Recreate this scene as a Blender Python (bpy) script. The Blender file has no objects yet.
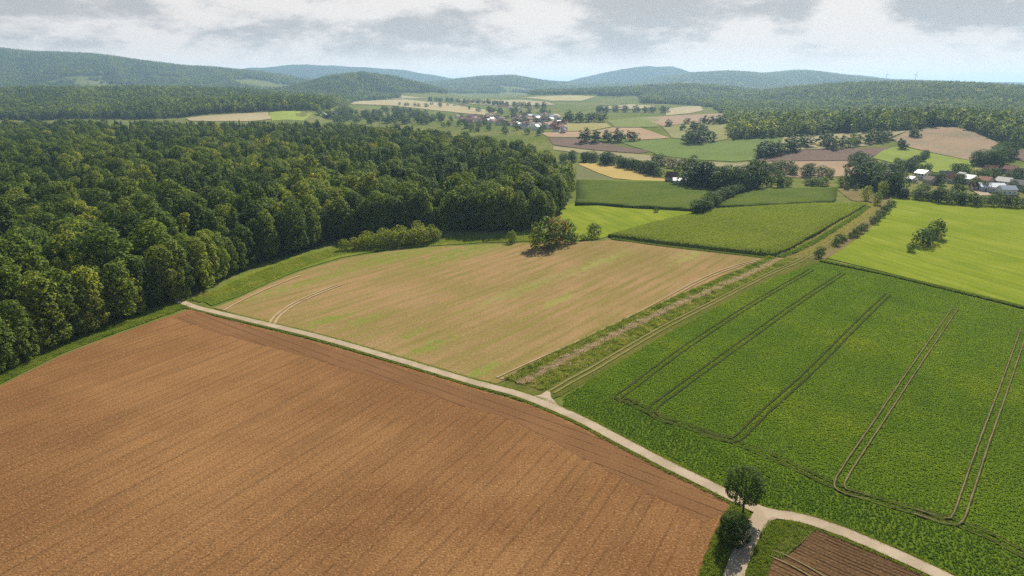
import bpy, math, random
import numpy as np
from mathutils import Vector
from mathutils.geometry import delaunay_2d_cdt

S = bpy.context.scene
C = S.collection
RNG = np.random.default_rng(7)
random.seed(7)

# ------------------------------------------------------------------ camera
CAMH, PITCH, FPX, CXP, CYP = 80.0, math.radians(15.85), 705.0, 512.0, 288.0
cam_d = bpy.data.cameras.new('camera')
cam_d.sensor_width = 36.0
cam_d.lens = 36.0 * FPX / 1024.0
cam_d.clip_start = 0.5
cam_d.clip_end = 120000.0
cam = bpy.data.objects.new('camera', cam_d)
C.objects.link(cam)
cam.location = (0, 0, CAMH)
cam.rotation_euler = (math.radians(90) - PITCH, 0, 0)
S.camera = cam

# ------------------------------------------------------------------ light
SUN_AZ, SUN_EL = math.radians(22.0), math.radians(35.0)     # azimuth to the right of the view (+Y)
S.view_settings.view_transform = 'Standard'
S.view_settings.look = 'None'
S.view_settings.exposure = 0.74
S.view_settings.gamma = 1.0
S.view_settings.use_curve_mapping = False
S.cycles.use_denoising = False
S.cycles.use_adaptive_sampling = False
S.cycles.max_bounces = 6
S.cycles.diffuse_bounces = 3
S.cycles.volume_bounces = 0
S.cycles.transparent_max_bounces = 6
sun_d = bpy.data.lights.new('sun', 'SUN')
sun_d.energy = 5.0
sun_d.angle = math.radians(0.5)
sun_d.color = (1.0, 0.92, 0.79)
sun = bpy.data.objects.new('sun', sun_d)
C.objects.link(sun)
_to = Vector((math.sin(SUN_AZ) * math.cos(SUN_EL), math.cos(SUN_AZ) * math.cos(SUN_EL), math.sin(SUN_EL)))
sun.rotation_euler = (-_to).to_track_quat('-Z', 'Y').to_euler()
sun.location = (0, -30, 300)


# ------------------------------------------------------------------ node helper
class NB:
    def __init__(self, tree):
        self.t = tree
        tree.nodes.clear()

    def n(self, kind, ins=None, **props):
        nd = self.t.nodes.new(kind)
        for k, v in props.items():
            setattr(nd, k, v)
        for k, v in (ins or {}).items():
            s = nd.inputs[k]
            if isinstance(v, bpy.types.NodeSocket):
                self.t.links.new(v, s)
            else:
                s.default_value = v
        return nd

    def math(self, op, a, b=0.0, c=0.0, clamp=False):
        return self.n('ShaderNodeMath', {0: a, 1: b, 2: c}, operation=op, use_clamp=clamp).outputs[0]

    def vec(self, op, a, b=(0, 0, 0)):
        nd = self.n('ShaderNodeVectorMath', {0: a, 1: b}, operation=op)
        return nd.outputs['Value'] if op in ('LENGTH', 'DOT_PRODUCT', 'DISTANCE') else nd.outputs[0]

    def mix(self, f, a, b, blend='MIX'):
        nd = self.n('ShaderNodeMix', data_type='RGBA', blend_type=blend)
        for s, v in ((nd.inputs[0], f), (nd.inputs[6], a), (nd.inputs[7], b)):
            if isinstance(v, bpy.types.NodeSocket):
                self.t.links.new(v, s)
            else:
                s.default_value = v if not isinstance(v, tuple) else (*v[:3], 1.0)
        return nd.outputs[2]

    def ramp(self, f, lo, hi):
        return self.n('ShaderNodeMapRange', {0: f, 1: lo, 2: hi, 3: 0.0, 4: 1.0}, interpolation_type='SMOOTHSTEP').outputs[0]

    def noise(self, v, scale, detail=2.0, rough=0.5):
        return self.n('ShaderNodeTexNoise', {'Vector': v, 'Scale': scale, 'Detail': detail, 'Roughness': rough}).outputs['Fac']

    def gray(self, f, lo, hi):           # fac 0..1 -> grey colour multiplier
        v = self.n('ShaderNodeMapRange', {0: f, 1: 0.25, 2: 0.75, 3: lo, 4: hi}, clamp=False).outputs[0]
        return self.n('ShaderNodeCombineColor', {0: v, 1: v, 2: v}).outputs[0]


# ------------------------------------------------------------------ pixel -> direction
def ray(px, py):
    rx = (np.asarray(px, float) - CXP) / FPX
    ry = (CYP - np.asarray(py, float)) / FPX
    x = rx
    y = math.cos(PITCH) + ry * math.sin(PITCH)
    z = -math.sin(PITCH) + ry * math.cos(PITCH)
    return x, y, z


def unit_dir(px, py):
    v = np.array(ray(px, py))
    return tuple(v / np.linalg.norm(v))


# ------------------------------------------------------------------ world
W = bpy.data.worlds.new('World')
S.world = W
W.use_nodes = True
wb = NB(W.node_tree)
sky = wb.n('ShaderNodeTexSky', sky_type='NISHITA', sun_disc=False, sun_elevation=SUN_EL, sun_rotation=SUN_AZ,
           air_density=1.0, dust_density=1.5, ozone_density=1.0, altitude=250.0)
dirv = wb.n('ShaderNodeTexCoord').outputs['Generated']
sep = wb.n('ShaderNodeSeparateXYZ', {0: dirv})
el = sep.outputs[2]
flat = wb.vec('MULTIPLY', dirv, (1.0, 1.0, 2.8))
n1 = wb.noise(flat, 8.5, 9.0, 0.62)
warp = wb.vec('ADD', wb.vec('MULTIPLY', flat, (2.0, 2.0, 2.0)), (3.1, 7.7, 1.3))
n2 = wb.noise(warp, 14.0, 8.0, 0.68)
dens = wb.math('ADD', wb.math('MULTIPLY', n1, 0.7), wb.math('MULTIPLY', n2, 0.3))
for (px, py, wx, wz, amp) in ((655, 8, .115, .030, .15), (790, 6, .045, .026, .14), (965, 4, .10, .024, .15),
                              (455, 25, .08, .020, .08), (300, 26, .10, .018, .08), (90, 8, .13, .020, .10),
                              (740, 32, .045, .035, -.16), (555, 14, .06, .03, -.12), (850, 16, .05, .03, -.10),
                              (210, 12, .05, .02, -.08), (380, 8, .06, .018, -.10)):
    c = unit_dir(px, py)
    q = wb.vec('LENGTH', wb.vec('MULTIPLY', wb.vec('SUBTRACT', dirv, c), (1 / wx, 1 / wx, 1 / wz)))
    g = wb.math('MULTIPLY', wb.math('EXPONENT', wb.math('MULTIPLY', wb.math('MULTIPLY', q, q), -1.0)), amp)
    dens = wb.math('ADD', dens, g)
shade = wb.ramp(dens, 0.44, 0.62)
lowf = wb.ramp(el, 0.060, 0.012)                      # clouds merge into the bright veil over the horizon
shade = wb.math('MULTIPLY', shade, wb.math('SUBTRACT', 1.0, wb.math('MULTIPLY', lowf, 0.88)))
cloud = wb.mix(shade, (10.2, 9.4, 8.8), (5.7, 5.5, 5.4))
cloud = wb.mix(wb.ramp(el, 0.055, 0.0), cloud, (13.0, 11.4, 10.2))
cover = wb.math('MAXIMUM', wb.ramp(el, 0.30, 0.10), wb.ramp(dens, 0.50, 0.66))
skycol = wb.mix(cover, sky.outputs[0], cloud)
bg = wb.n('ShaderNodeBackground', {'Color': skycol, 'Strength': 0.053})
wo = wb.n('ShaderNodeOutputWorld', {'Surface': bg.outputs[0]})


# ------------------------------------------------------------------ terrain
def sstep(a, b, v):
    t = np.clip((v - a) / (b - a), 0, 1)
    return t * t * (3 - 2 * t)


_wr = np.random.default_rng(3)
_WK = [(_wr.uniform(0, 2 * math.pi), _wr.uniform(0, 6.28), 2 ** (i * 0.5)) for i in range(14)]


def wob(x, y, L):
    """smooth pseudo noise, about -1..1, base wavelength L"""
    s = 0.0
    for i, (a, p, k) in enumerate(_WK):
        s = s + np.sin((x * math.cos(a) + y * math.sin(a)) * (6.283 * k / L) + p + 1.3 * np.sin((x * math.sin(a * 2) + y * math.cos(a * 2)) * 3.0 * k / L)) / k ** 0.8
    return s / 3.4


def base_h(x, y):
    d = np.hypot(x, y)
    b = 26.0 * sstep(1100, 4200, d)
    b = b + 26.0 * np.exp(-(((x - 700) / 300) ** 2 + ((y - 1180) / 230) ** 2))     # field hill on the right
    b = b + 12.0 * np.exp(-(((x - 160) / 420) ** 2 + ((y - 1450) / 330) ** 2))
    b = b + 4.0 * np.exp(-(((x - 135) / 95) ** 2 + ((y - 440) / 90) ** 2))         # convex green field
    b = b + 2.5 * wob(x, y, 900.0) * sstep(500, 900, d)
    return b


# ridge: distance, front width, back width, tree height, skyline pixels
RIDGES = [
    (11000, 2000, 2000, 0, [(-200, 80), (120, 76), (256, 69), (300, 65), (340, 66), (400, 69.5), (440, 76), (462, 80), (480, 77), (500, 76), (530, 80), (560, 83), (590, 76), (620, 69), (645, 66.5), (668, 66.5), (690, 74), (740, 79), (830, 81), (1000, 82), (1300, 84)]),
    (8000, 1500, 1600, 12, [(-200, 80), (380, 84), (420, 82), (445, 80), (480, 77.5), (512, 76.5), (550, 81), (590, 84), (640, 83), (662, 77), (690, 73.5), (720, 72), (760, 73.5), (795, 71.5), (830, 76), (845, 76.5), (870, 80), (1024, 84), (1300, 86)]),
    (5900, 1250, 1300, 18, [(-300, 42), (-60, 46), (0, 47.5), (40, 51), (90, 54), (140, 59), (190, 66), (230, 69), (262, 72), (310, 79), (340, 84), (380, 90), (430, 93), (560, 95), (1300, 96)]),
    (4400, 520, 600, 18, [(-200, 96), (280, 90), (310, 82), (335, 74.5), (362, 72), (385, 75), (405, 80), (430, 86), (455, 92), (490, 97), (1300, 97)]),
    (4100, 560, 800, 18, [(-200, 97), (480, 98), (540, 90), (600, 88), (640, 86), (680, 84), (720, 86), (770, 92), (820, 98), (1300, 98)]),
    (3100, 900, 900, 22, [(-200, 99), (690, 99), (735, 97), (770, 92), (805, 86), (840, 82), (870, 80.5), (930, 80), (965, 82), (1000, 84), (1024, 86), (1080, 86), (1300, 90)]),
    (1900, 330, 420, 22, [(-400, 116), (780, 117), (840, 113), (880, 108.5), (920, 105), (960, 103.5), (1000, 105), (1024, 107), (1080, 108), (1300, 112)]),
    (1950, 300, 380, 22, [(-400, 118), (40, 117), (80, 110), (120, 102), (160, 97.5), (200, 95.5), (250, 93.5), (300, 93.5), (325, 98), (345, 108), (380, 117), (1300, 118)]),
    (2600, 560, 800, 22, [(-400, 84), (-60, 86), (0, 85), (60, 84), (130, 83), (200, 83), (250, 87), (290, 91), (315, 95), (340, 103), (365, 108), (1300, 110)]),
]
_RD = []
for (D, wf, wbk, th, pts) in RIDGES:
    X, Z = [], []
    for (px, py) in pts:
        rx, ry, rz = ray(px, py)
        X.append(D * rx / ry)
        Z.append(CAMH + D * rz / ry - th)
    _RD.append((D, wf, wbk, np.array(X), np.array(Z)))


def ridge_h(x, y):
    tot = 0.0
    for (D, wf, wbk, X, Z) in _RD:
        crest = np.maximum(np.interp(x, X, Z) - (26.0 if D > 2000 else 8.0), 0.0)
        dd = y - D + 0.06 * D * wob(x + 40, x * 0.3, D * 0.42)
        g = np.exp(-np.where(dd < 0, (dd / wf) ** 2, (dd / wbk) ** 2))
        h = crest * g
        tot = tot + h ** 5
    h = tot ** 0.2
    d = np.hypot(x, y)
    rel = 0.055 * wob(x, y, 1400.0) + 0.09 * wob(x + 300, y - 90, 620.0) * sstep(5200, 2500, d)
    return h * (1 + rel * sstep(10, 50, h))


def H(x, y):
    x = np.asarray(x, float)
    y = np.asarray(y, float)
    return base_h(x, y) + ridge_h(x, y)


_T = np.geomspace(40, 40000, 420)


def gp(px, py, zoff=0.0):
    """ground point seen at a pixel (first hit of the terrain)"""
    rx, ry, rz = [float(v) for v in ray(px, py)]
    t = _T
    f = CAMH + rz * t - (H(rx * t, ry * t) + zoff)
    k = np.argmax(f < 0) if (f < 0).any() else len(t) - 1
    a, b = t[max(k - 1, 0)], t[k]
    for _ in range(3):
        tt = np.linspace(a, b, 12)
        f = CAMH + rz * tt - (H(rx * tt, ry * tt) + zoff)
        j = np.argmax(f < 0) if (f < 0).any() else 11
        a, b = tt[max(j - 1, 0)], tt[j]
    t = 0.5 * (a + b)
    return np.array((rx * t, ry * t))


def gps(pts, zoff=0.0):
    return np.array([gp(p[0], p[1], zoff) for p in pts])


def to_px(x, y, z):
    yy = y * math.cos(PITCH) - (z - CAMH) * math.sin(PITCH)
    uu = y * math.sin(PITCH) + (z - CAMH) * math.cos(PITCH)
    return CXP + FPX * x / yy, CYP - FPX * uu / yy


def inpoly(x, y, poly):
    r = np.zeros(np.shape(x), bool)
    n = len(poly)
    for i in range(n):
        x0, y0 = poly[i]
        x1, y1 = poly[(i + 1) % n]
        if y0 == y1:
            continue
        c = ((y0 > y) != (y1 > y)) & (x < (x1 - x0) * (y - y0) / (y1 - y0) + x0)
        r ^= c
    return r


def segdist(x, y, line):
    best = np.full(np.shape(x), 1e9)
    for (a, b) in zip(line[:-1], line[1:]):
        d = b - a
        L2 = max(float(d @ d), 1e-9)
        t = np.clip(((x - a[0]) * d[0] + (y - a[1]) * d[1]) / L2, 0, 1)
        best = np.minimum(best, np.hypot(x - a[0] - t * d[0], y - a[1] - t * d[1]))
    return best


# ------------------------------------------------------------------ object helpers
def mesh_obj(name, verts, faces, mat=None, parent=None, smooth=False):
    me = bpy.data.meshes.new(name)
    me.from_pydata([tuple(map(float, v)) for v in verts], [], [tuple(map(int, f)) for f in faces])
    me.update()
    if smooth:
        me.polygons.foreach_set('use_smooth', [True] * len(me.polygons))
    if mat:
        me.materials.append(mat)
    o = bpy.data.objects.new(name, me)
    C.objects.link(o)
    if parent:
        o.parent = parent
    return o


def tag(o, label, cat, group=None):
    o['label'] = label
    o['category'] = cat
    if group:
        o['group'] = group
    return o


def setting(o, label, kind='structure', cat=None):
    o['kind'] = kind
    o['label'] = label
    if cat:
        o['category'] = cat
    return o


def material(name):
    m = bpy.data.materials.new(name)
    m.use_nodes = True
    return m, NB(m.node_tree)


def finish(nb, col, rough=0.9, bump=None, bstr=0.4, bdist=0.1, spec=0.2):
    ins = {'Base Color': col if isinstance(col, bpy.types.NodeSocket) else (*col, 1), 'Roughness': rough, 'Specular IOR Level': spec}
    if bump is not None:
        ins['Normal'] = nb.n('ShaderNodeBump', {'Height': bump, 'Strength': bstr, 'Distance': bdist}).outputs[0]
    p = nb.n('ShaderNodeBsdfPrincipled', ins)
    nb.n('ShaderNodeOutputMaterial', {'Surface': p.outputs[0]})


def angle_of(pa, pb):
    d = gp(*pb) - gp(*pa)
    return math.atan2(d[1], d[0])


def field_mat(name, c1, c2, c3=None, ang=0.0, streak=(60, 3), samt=0.4, patch=45.0, grain=0.5, gamt=0.5, rows=None, bump=0.3,
              spots=None, fleck=None, warp=1.2):
    c1, c2, c3 = (tuple(0.88 * v for v in q) if q else None for q in (c1, c2, c3))
    m, nb = material(name)
    P = nb.n('ShaderNodeNewGeometry').outputs['Position']
    P = nb.vec('MULTIPLY', P, (1, 1, 0))
    rot = nb.n('ShaderNodeVectorRotate', {'Vector': P, 'Angle': -ang}, rotation_type='Z_AXIS').outputs[0]
    big = nb.noise(P, 1.0 / patch, 4.0, 0.6)
    col = nb.mix(nb.ramp(big, 0.36, 0.64), c1, c2)
    wv = nb.vec('ADD', rot, nb.vec('MULTIPLY', nb.n('ShaderNodeTexNoise', {'Vector': P, 'Scale': 1 / 25.0}).outputs['Color'], (warp, warp, 0)))
    sv = nb.vec('MULTIPLY', wv, (1.0 / streak[0], 1.0 / streak[1], 0))
    sn = nb.noise(sv, 1.0, 3.0, 0.6)
    col = nb.mix(nb.math('MULTIPLY', nb.ramp(sn, 0.40, 0.66), samt), col, c3 or c2)
    if spots:
        for (px, py, rx, ry, sc) in spots:
            cpt = gp(px, py)
            q = nb.vec('MULTIPLY', nb.n('ShaderNodeVectorRotate', {'Vector': nb.vec('SUBTRACT', P, (cpt[0], cpt[1], 0)), 'Angle': -ang}, rotation_type='Z_AXIS').outputs[0], (1 / rx, 1 / ry, 0))
            r = nb.vec('LENGTH', q)
            k = nb.math('ADD', nb.ramp(r, 1.3, 0.1), nb.math('MULTIPLY', nb.math('SUBTRACT', nb.noise(P, 0.25, 4.0, 0.7), 0.5), 2.4))
            col = nb.mix(nb.math('MULTIPLY', nb.ramp(k, 0.45, 1.35), nb.ramp(r, 1.5, 0.6)), col, sc)
    gn = nb.noise(P, 1.0 / grain, 3.0, 0.7)
    col = nb.mix(1.0, col, nb.gray(gn, 1 - gamt, 1 + gamt), 'MULTIPLY')
    if fleck:
        fn = nb.noise(P, 1.0 / fleck[0], 2.0, 0.6)
        col = nb.mix(nb.math('MULTIPLY', nb.ramp(fn, 0.56, 0.70), fleck[2]), col, fleck[1])
    hgt = gn
    if rows:
        sp, wid, amt = rows                     # spacing, dark furrow share, strength
        yy = nb.n('ShaderNodeSeparateXYZ', {0: wv}).outputs[1]
        fr = nb.math('FRACT', nb.math('DIVIDE', yy, sp))
        dist = nb.math('ABSOLUTE', nb.math('SUBTRACT', fr, 0.5))
        line = nb.math('MULTIPLY', nb.ramp(dist, wid, 0.0), nb.ramp(nb.noise(nb.vec('MULTIPLY', wv, (0.12, 1 / sp, 0)), 1.0, 3, 0.7), 0.30, 0.62))
        k = nb.math('SUBTRACT', 1.0, nb.math('MULTIPLY', line, amt))
        col = nb.mix(1.0, col, nb.n('ShaderNodeCombineColor', {0: k, 1: k, 2: k}).outputs[0], 'MULTIPLY')
        hgt = nb.math('SUBTRACT', gn, nb.math('MULTIPLY', line, 0.6))
    finish(nb, col, 1.0, hgt, bump, 0.25, 0.0)
    return m


# ------------------------------------------------------------------ ground sheet
ang_f = np.radians(np.arange(-52, 52.01, 0.32))
ang_b = np.radians(np.arange(58, 303, 6.0))
ANG = np.concatenate([ang_f, ang_b])
RAD = np.concatenate([[4.0], np.geomspace(14, 34000, 400)])
AA, RR = np.meshgrid(ANG, RAD)
GX, GY = RR * np.sin(AA), RR * np.cos(AA)
GZ = H(GX, GY) - 0.06 - RR * 0.0001
# woodland base lines (where the trees of a wooded hill begin) as seen in the photograph
R4_LINE = gps([(640, 103), (690, 105), (712, 108), (724, 114), (728, 124), (730, 139.5), (760, 138), (790, 136.5), (830, 133.5), (870, 131.5), (905, 129.5), (935, 126.5), (958, 126.5), (985, 135), (1003, 143), (1024, 149), (1080, 155)])
R5_LINE = gps([(-120, 119), (0, 119), (120, 119), (185, 117), (240, 112.5), (290, 110.5), (318, 112), (335, 108), (352, 103), (375, 100), (400, 98)])


def behind_line(x, y, line):
    u = np.asarray(x) / np.maximum(np.asarray(y), 1.0)
    lu = line[:, 0] / line[:, 1]
    o = np.argsort(lu)
    y0 = np.interp(u, lu[o], line[o, 1], left=1e9, right=1e9)
    return np.asarray(y) - y0


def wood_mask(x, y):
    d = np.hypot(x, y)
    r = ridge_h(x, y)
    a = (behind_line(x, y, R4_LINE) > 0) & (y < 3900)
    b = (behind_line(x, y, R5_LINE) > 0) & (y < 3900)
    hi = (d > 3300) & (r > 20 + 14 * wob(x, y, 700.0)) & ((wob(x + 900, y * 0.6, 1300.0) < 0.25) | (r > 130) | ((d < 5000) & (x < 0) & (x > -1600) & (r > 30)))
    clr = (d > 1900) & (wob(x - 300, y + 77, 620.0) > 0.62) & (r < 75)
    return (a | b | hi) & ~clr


nA, nR = len(ANG), len(RAD)
gv = np.stack([GX, GY, GZ], -1).reshape(-1, 3)
idx = np.arange(nA * nR).reshape(nR, nA)
nxt = np.roll(idx, -1, axis=1)
gf = np.stack([idx[:-1], idx[1:], nxt[1:], nxt[:-1]], -1).reshape(-1, 4)[:, ::-1]
gf = gf.tolist() + [idx[0].tolist()]
ground_m, nb = material('meadow_ground')
P = nb.n('ShaderNodeNewGeometry').outputs['Position']
P0 = nb.vec('MULTIPLY', P, (1, 1, 0))
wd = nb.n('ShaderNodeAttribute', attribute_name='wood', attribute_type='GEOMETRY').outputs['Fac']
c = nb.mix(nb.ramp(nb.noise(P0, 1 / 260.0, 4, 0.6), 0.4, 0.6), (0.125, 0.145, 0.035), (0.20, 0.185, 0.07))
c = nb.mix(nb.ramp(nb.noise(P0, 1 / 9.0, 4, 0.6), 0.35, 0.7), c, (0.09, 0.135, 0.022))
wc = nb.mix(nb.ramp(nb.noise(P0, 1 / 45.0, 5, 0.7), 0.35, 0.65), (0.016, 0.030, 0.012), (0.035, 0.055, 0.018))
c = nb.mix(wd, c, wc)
finish(nb, c, 1.0, nb.noise(P0, 1 / 1.2, 4, 0.6), 0.35, 0.3, 0.0)
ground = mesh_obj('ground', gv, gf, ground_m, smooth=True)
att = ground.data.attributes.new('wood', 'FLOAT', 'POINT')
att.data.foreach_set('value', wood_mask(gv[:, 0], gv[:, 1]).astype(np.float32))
setting(ground, 'rolling ground reaching to the wooded hills on the horizon')

LAYER = [0]


def sheet(name, label, poly, mat, world=False, lift=0.0, step=None, skirt=0.0, hidden=False):
    """a field: polygon (photo pixels on the terrain) filled with a fine sheet that follows the terrain"""
    P = np.array(poly, float) if world else gps(poly)
    LAYER[0] += 1
    bd = []
    for i in range(len(P)):
        a, b = P[i], P[(i + 1) % len(P)]
        d = np.hypot(*(0.5 * (a + b)))
        n = max(1, int(np.hypot(*(b - a)) / max(3.0, d * 0.02)))
        for k in range(n):
            bd.append(a + (b - a) * k / n)
    bd = np.array(bd)
    mn, mx = bd.min(0), bd.max(0)
    st = step or max(4.0, np.hypot(*(0.5 * (mn + mx))) * 0.02, float(np.sqrt((mx - mn).prod() / 3500)))
    gx, gy = np.meshgrid(np.arange(mn[0] + st / 2, mx[0], st), np.arange(mn[1] + st / 2, mx[1], st))
    gx = gx.ravel() + RNG.uniform(-.2, .2, gx.size) * st
    gy = gy.ravel() + RNG.uniform(-.2, .2, gy.size) * st
    ok = inpoly(gx, gy, bd) & (segdist(gx, gy, np.vstack([bd, bd[:1]])) > st * 0.35)
    n = len(bd)
    vs = [Vector(p) for p in bd] + [Vector(p) for p in np.stack([gx[ok], gy[ok]], -1)]
    r = delaunay_2d_cdt(vs, [(i, (i + 1) % n) for i in range(n)], [], 1, 1e-4)
    v2 = np.array([(v.x, v.y) for v in r[0]])
    d = np.hypot(v2[:, 0], v2[:, 1])
    z = H(v2[:, 0], v2[:, 1]) + 0.02 + 0.004 * LAYER[0] + d * 0.00035 + lift
    verts = np.column_stack([v2, z]).tolist()
    faces = []
    for f in r[2]:
        a, b, c_ = f[:3]
        s = (v2[b][0] - v2[a][0]) * (v2[c_][1] - v2[a][1]) - (v2[b][1] - v2[a][1]) * (v2[c_][0] - v2[a][0])
        faces.append(tuple(f) if s > 0 else tuple(f)[::-1])
    if skirt:
        from collections import Counter
        cnt = Counter()
        for f in faces:
            for i in range(len(f)):
                cnt[tuple(sorted((f[i], f[(i + 1) % len(f)])))] += 1
        low = {}
        for f in list(faces):
            for i in range(len(f)):
                e = (f[i], f[(i + 1) % len(f)])
                if cnt[tuple(sorted(e))] == 1:
                    for q in e:
                        if q not in low:
                            low[q] = len(verts)
                            verts.append([verts[q][0], verts[q][1], verts[q][2] - skirt])
                    faces.append((e[0], low[e[0]], low[e[1]], e[1]))
    o = mesh_obj(name, verts, faces, mat, smooth=True)
    setting(o, label)
    return o, bd


def smooth_line(P, n=8):
    """Catmull-Rom through points"""
    P = np.array(P, float)
    Q = np.vstack([2 * P[0] - P[1], P, 2 * P[-1] - P[-2]])
    out = []
    for i in range(1, len(Q) - 2):
        for t in np.linspace(0, 1, n, endpoint=False):
            p0, p1, p2, p3 = Q[i - 1:i + 3]
            out.append(0.5 * ((2 * p1) + (p2 - p0) * t + (2 * p0 - 5 * p1 + 4 * p2 - p3) * t * t + (3 * p1 - p0 - 3 * p2 + p3) * t ** 3))
    out.append(P[-1])
    return np.array(out)


def strip(name, label, line, width, mat, lift=0.0, w_jit=0.0, cols=3):
    LAYER[0] += 1
    L = np.asarray(line)
    # resample
    seg = np.hypot(*np.diff(L, axis=0).T)
    cum = np.concatenate([[0], np.cumsum(seg)])
    n = max(4, int(cum[-1] / max(1.5, np.hypot(*L.mean(0)) * 0.008)))
    s = np.linspace(0, cum[-1], n)
    L = np.column_stack([np.interp(s, cum, L[:, 0]), np.interp(s, cum, L[:, 1])])
    t = np.gradient(L, axis=0)
    t /= np.maximum(np.hypot(*t.T)[:, None], 1e-9)
    nn = np.column_stack([-t[:, 1], t[:, 0]])
    wl = width * 0.5 * (1 + w_jit * RNG.uniform(-1, 1, n))
    wr = width * 0.5 * (1 + w_jit * RNG.uniform(-1, 1, n))
    verts, faces = [], []
    for i in range(n):
        for k in range(cols):
            f = k / (cols - 1)
            p = L[i] + nn[i] * (wl[i] * (1 - f) - wr[i] * f)
            d = np.hypot(*p)
            verts.append((p[0], p[1], float(H(p[0], p[1])) + 0.03 + 0.004 * LAYER[0] + d * 0.0004 + lift))
    for i in range(n - 1):
        for k in range(cols - 1):
            a = i * cols + k
            faces.append((a, a + 1, a + cols + 1, a + cols)[::-1])
    o = mesh_obj(name, verts, faces, mat, smooth=True)
    up = o.data.polygons[0].normal.z
    if up < 0:
        o.data.flip_normals()
    setting(o, label)
    return o


def vp(px):
    """world angle of ground lines that run towards a point of the horizon"""
    rx, ry, rz = ray(px, 88.3)
    return math.atan2(float(ry), float(rx))


# ------------------------------------------------------------------ fields
A_POLY = [(-260, 545), (-60, 417), (0, 386), (62, 355.5), (105, 339), (150, 323), (191, 309), (215, 317), (260, 328), (320, 343), (400, 366), (470, 387), (530, 405), (560, 417),
          (600, 437), (650, 462), (690, 480), (716, 494), (731, 505), (722, 520), (706, 555), (690, 610), (660, 760), (-700, 760)]
mA = field_mat('reddish_soil', (0.200, 0.099, 0.041), (0.292, 0.155, 0.064), (0.182, 0.098, 0.042), ang=vp(900), streak=(70, 4.0), samt=0.55, patch=55,
               grain=0.42, gamt=0.62, rows=(2.7, 0.16, 0.24), bump=0.8, fleck=(0.5, (0.46, 0.29, 0.135), 0.55), warp=0.8)
field_a, A_BD = sheet('ploughed_field', 'wide reddish brown tilled field below the lane', A_POLY, mA)
mAh = field_mat('headland_soil', (0.195, 0.102, 0.047), (0.240, 0.130, 0.060), (0.18, 0.095, 0.044), ang=angle_of((300, 340), (640, 462)), streak=(90, 1.6), samt=0.6, patch=40,
                grain=0.5, gamt=0.35, rows=(3.4, 0.12, 0.3), bump=0.6)
head_line = gps([(196, 311), (260, 330), (320, 345), (400, 368), (470, 389), (530, 407), (600, 440), (650, 465), (690, 484), (722, 501)])
strip('field_headland', 'darker headland strip of the brown field along the lane', smooth_line(head_line + np.array([-1.8, -4.6])), 9.5, mAh, w_jit=0.12, cols=6)

B_POLY = [(214, 308), (240, 298), (270, 284), (300, 272), (340, 260), (385, 252), (430, 247.5), (480, 245), (530, 243.5), (575, 242), (612, 240.5), (690, 248), (768, 258.5), (720, 277), (640, 318), (560, 356), (497, 384), (440, 370), (360, 347), (280, 326)]
GREEN = (0.165, 0.205, 0.036)
mB = field_mat('stubble', (0.34, 0.22, 0.11), (0.26, 0.19, 0.075), (0.20, 0.18, 0.045), ang=vp(1040), streak=(45, 3.2), samt=0.7, patch=60, grain=0.6, gamt=0.42,
               rows=(6.0, 0.3, 0.10), bump=0.4, fleck=(1.4, (0.40, 0.29, 0.15), 0.35),
               spots=[(328, 320, 22, 7, GREEN), (430, 346, 20, 6, GREEN), (480, 372, 18, 5, GREEN), (365, 320, 18, 5, GREEN), (410, 335, 14, 4, GREEN), (475, 249, 90, 20, (0.15, 0.195, 0.03)),
                      (400, 255, 80, 18, (0.15, 0.195, 0.03)), (300, 285, 60, 9, (0.18, 0.20, 0.045)), (560, 300, 22, 5, (0.24, 0.25, 0.06)), (690, 255, 40, 10, (0.26, 0.25, 0.08)), (520, 290, 60, 8, (0.22, 0.22, 0.065)), (600, 262, 60, 9, (0.25, 0.24, 0.075))])
sheet('stubble_field', 'tan stubble field with green weed patches above the lane', B_POLY, mB)

C_POLY = [(564, 398), (602, 373), (667, 334), (720, 306), (768, 281), (818, 262.5), (880, 275), (950, 292), (1024, 311), (1130, 338), (1400, 420), (1400, 760), (1090, 655), (960, 584), (900, 557), (840, 531.5), (800, 518.5), (765, 512), (735, 498.5), (705, 483), (670, 466), (620, 440), (580, 419), (562, 411)]
mC = field_mat('crop_canopy', (0.080, 0.140, 0.013), (0.105, 0.165, 0.015), (0.135, 0.175, 0.016), ang=vp(1110), streak=(24, 9), samt=0.6, patch=26, grain=0.35, gamt=0.4, bump=0.9)
_, C_BD = sheet('crop_field', 'low leaf cover of the lush green crop field with tramlines', C_POLY, mC, lift=0.06)

D_POLY = [(826, 258), (846, 246), (868, 230), (882, 218), (892, 206), (889, 195), (930, 200), (965, 204), (1024, 207), (1200, 216), (1500, 260), (1400, 405), (1130, 333), (1024, 306), (950, 288), (880, 271)]
mD = field_mat('mown_meadow', (0.195, 0.250, 0.022), (0.250, 0.290, 0.036), (0.145, 0.205, 0.018), ang=vp(300), streak=(60, 6), samt=0.6, patch=38, rows=(5.5, 0.35, 0.10), grain=0.9, gamt=0.28, bump=0.15)
sheet('meadow', 'bright yellow green mown meadow beyond the crop field', D_POLY, mD)

F_POLY = [(556, 236), (558, 222), (562, 206), (577, 203.5), (620, 208), (690, 212), (697, 213), (650, 224), (612, 235), (600, 239), (575, 241)]
sheet('meadow', 'bright green meadow wedge between the forest and the maize', F_POLY, mD)

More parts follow.
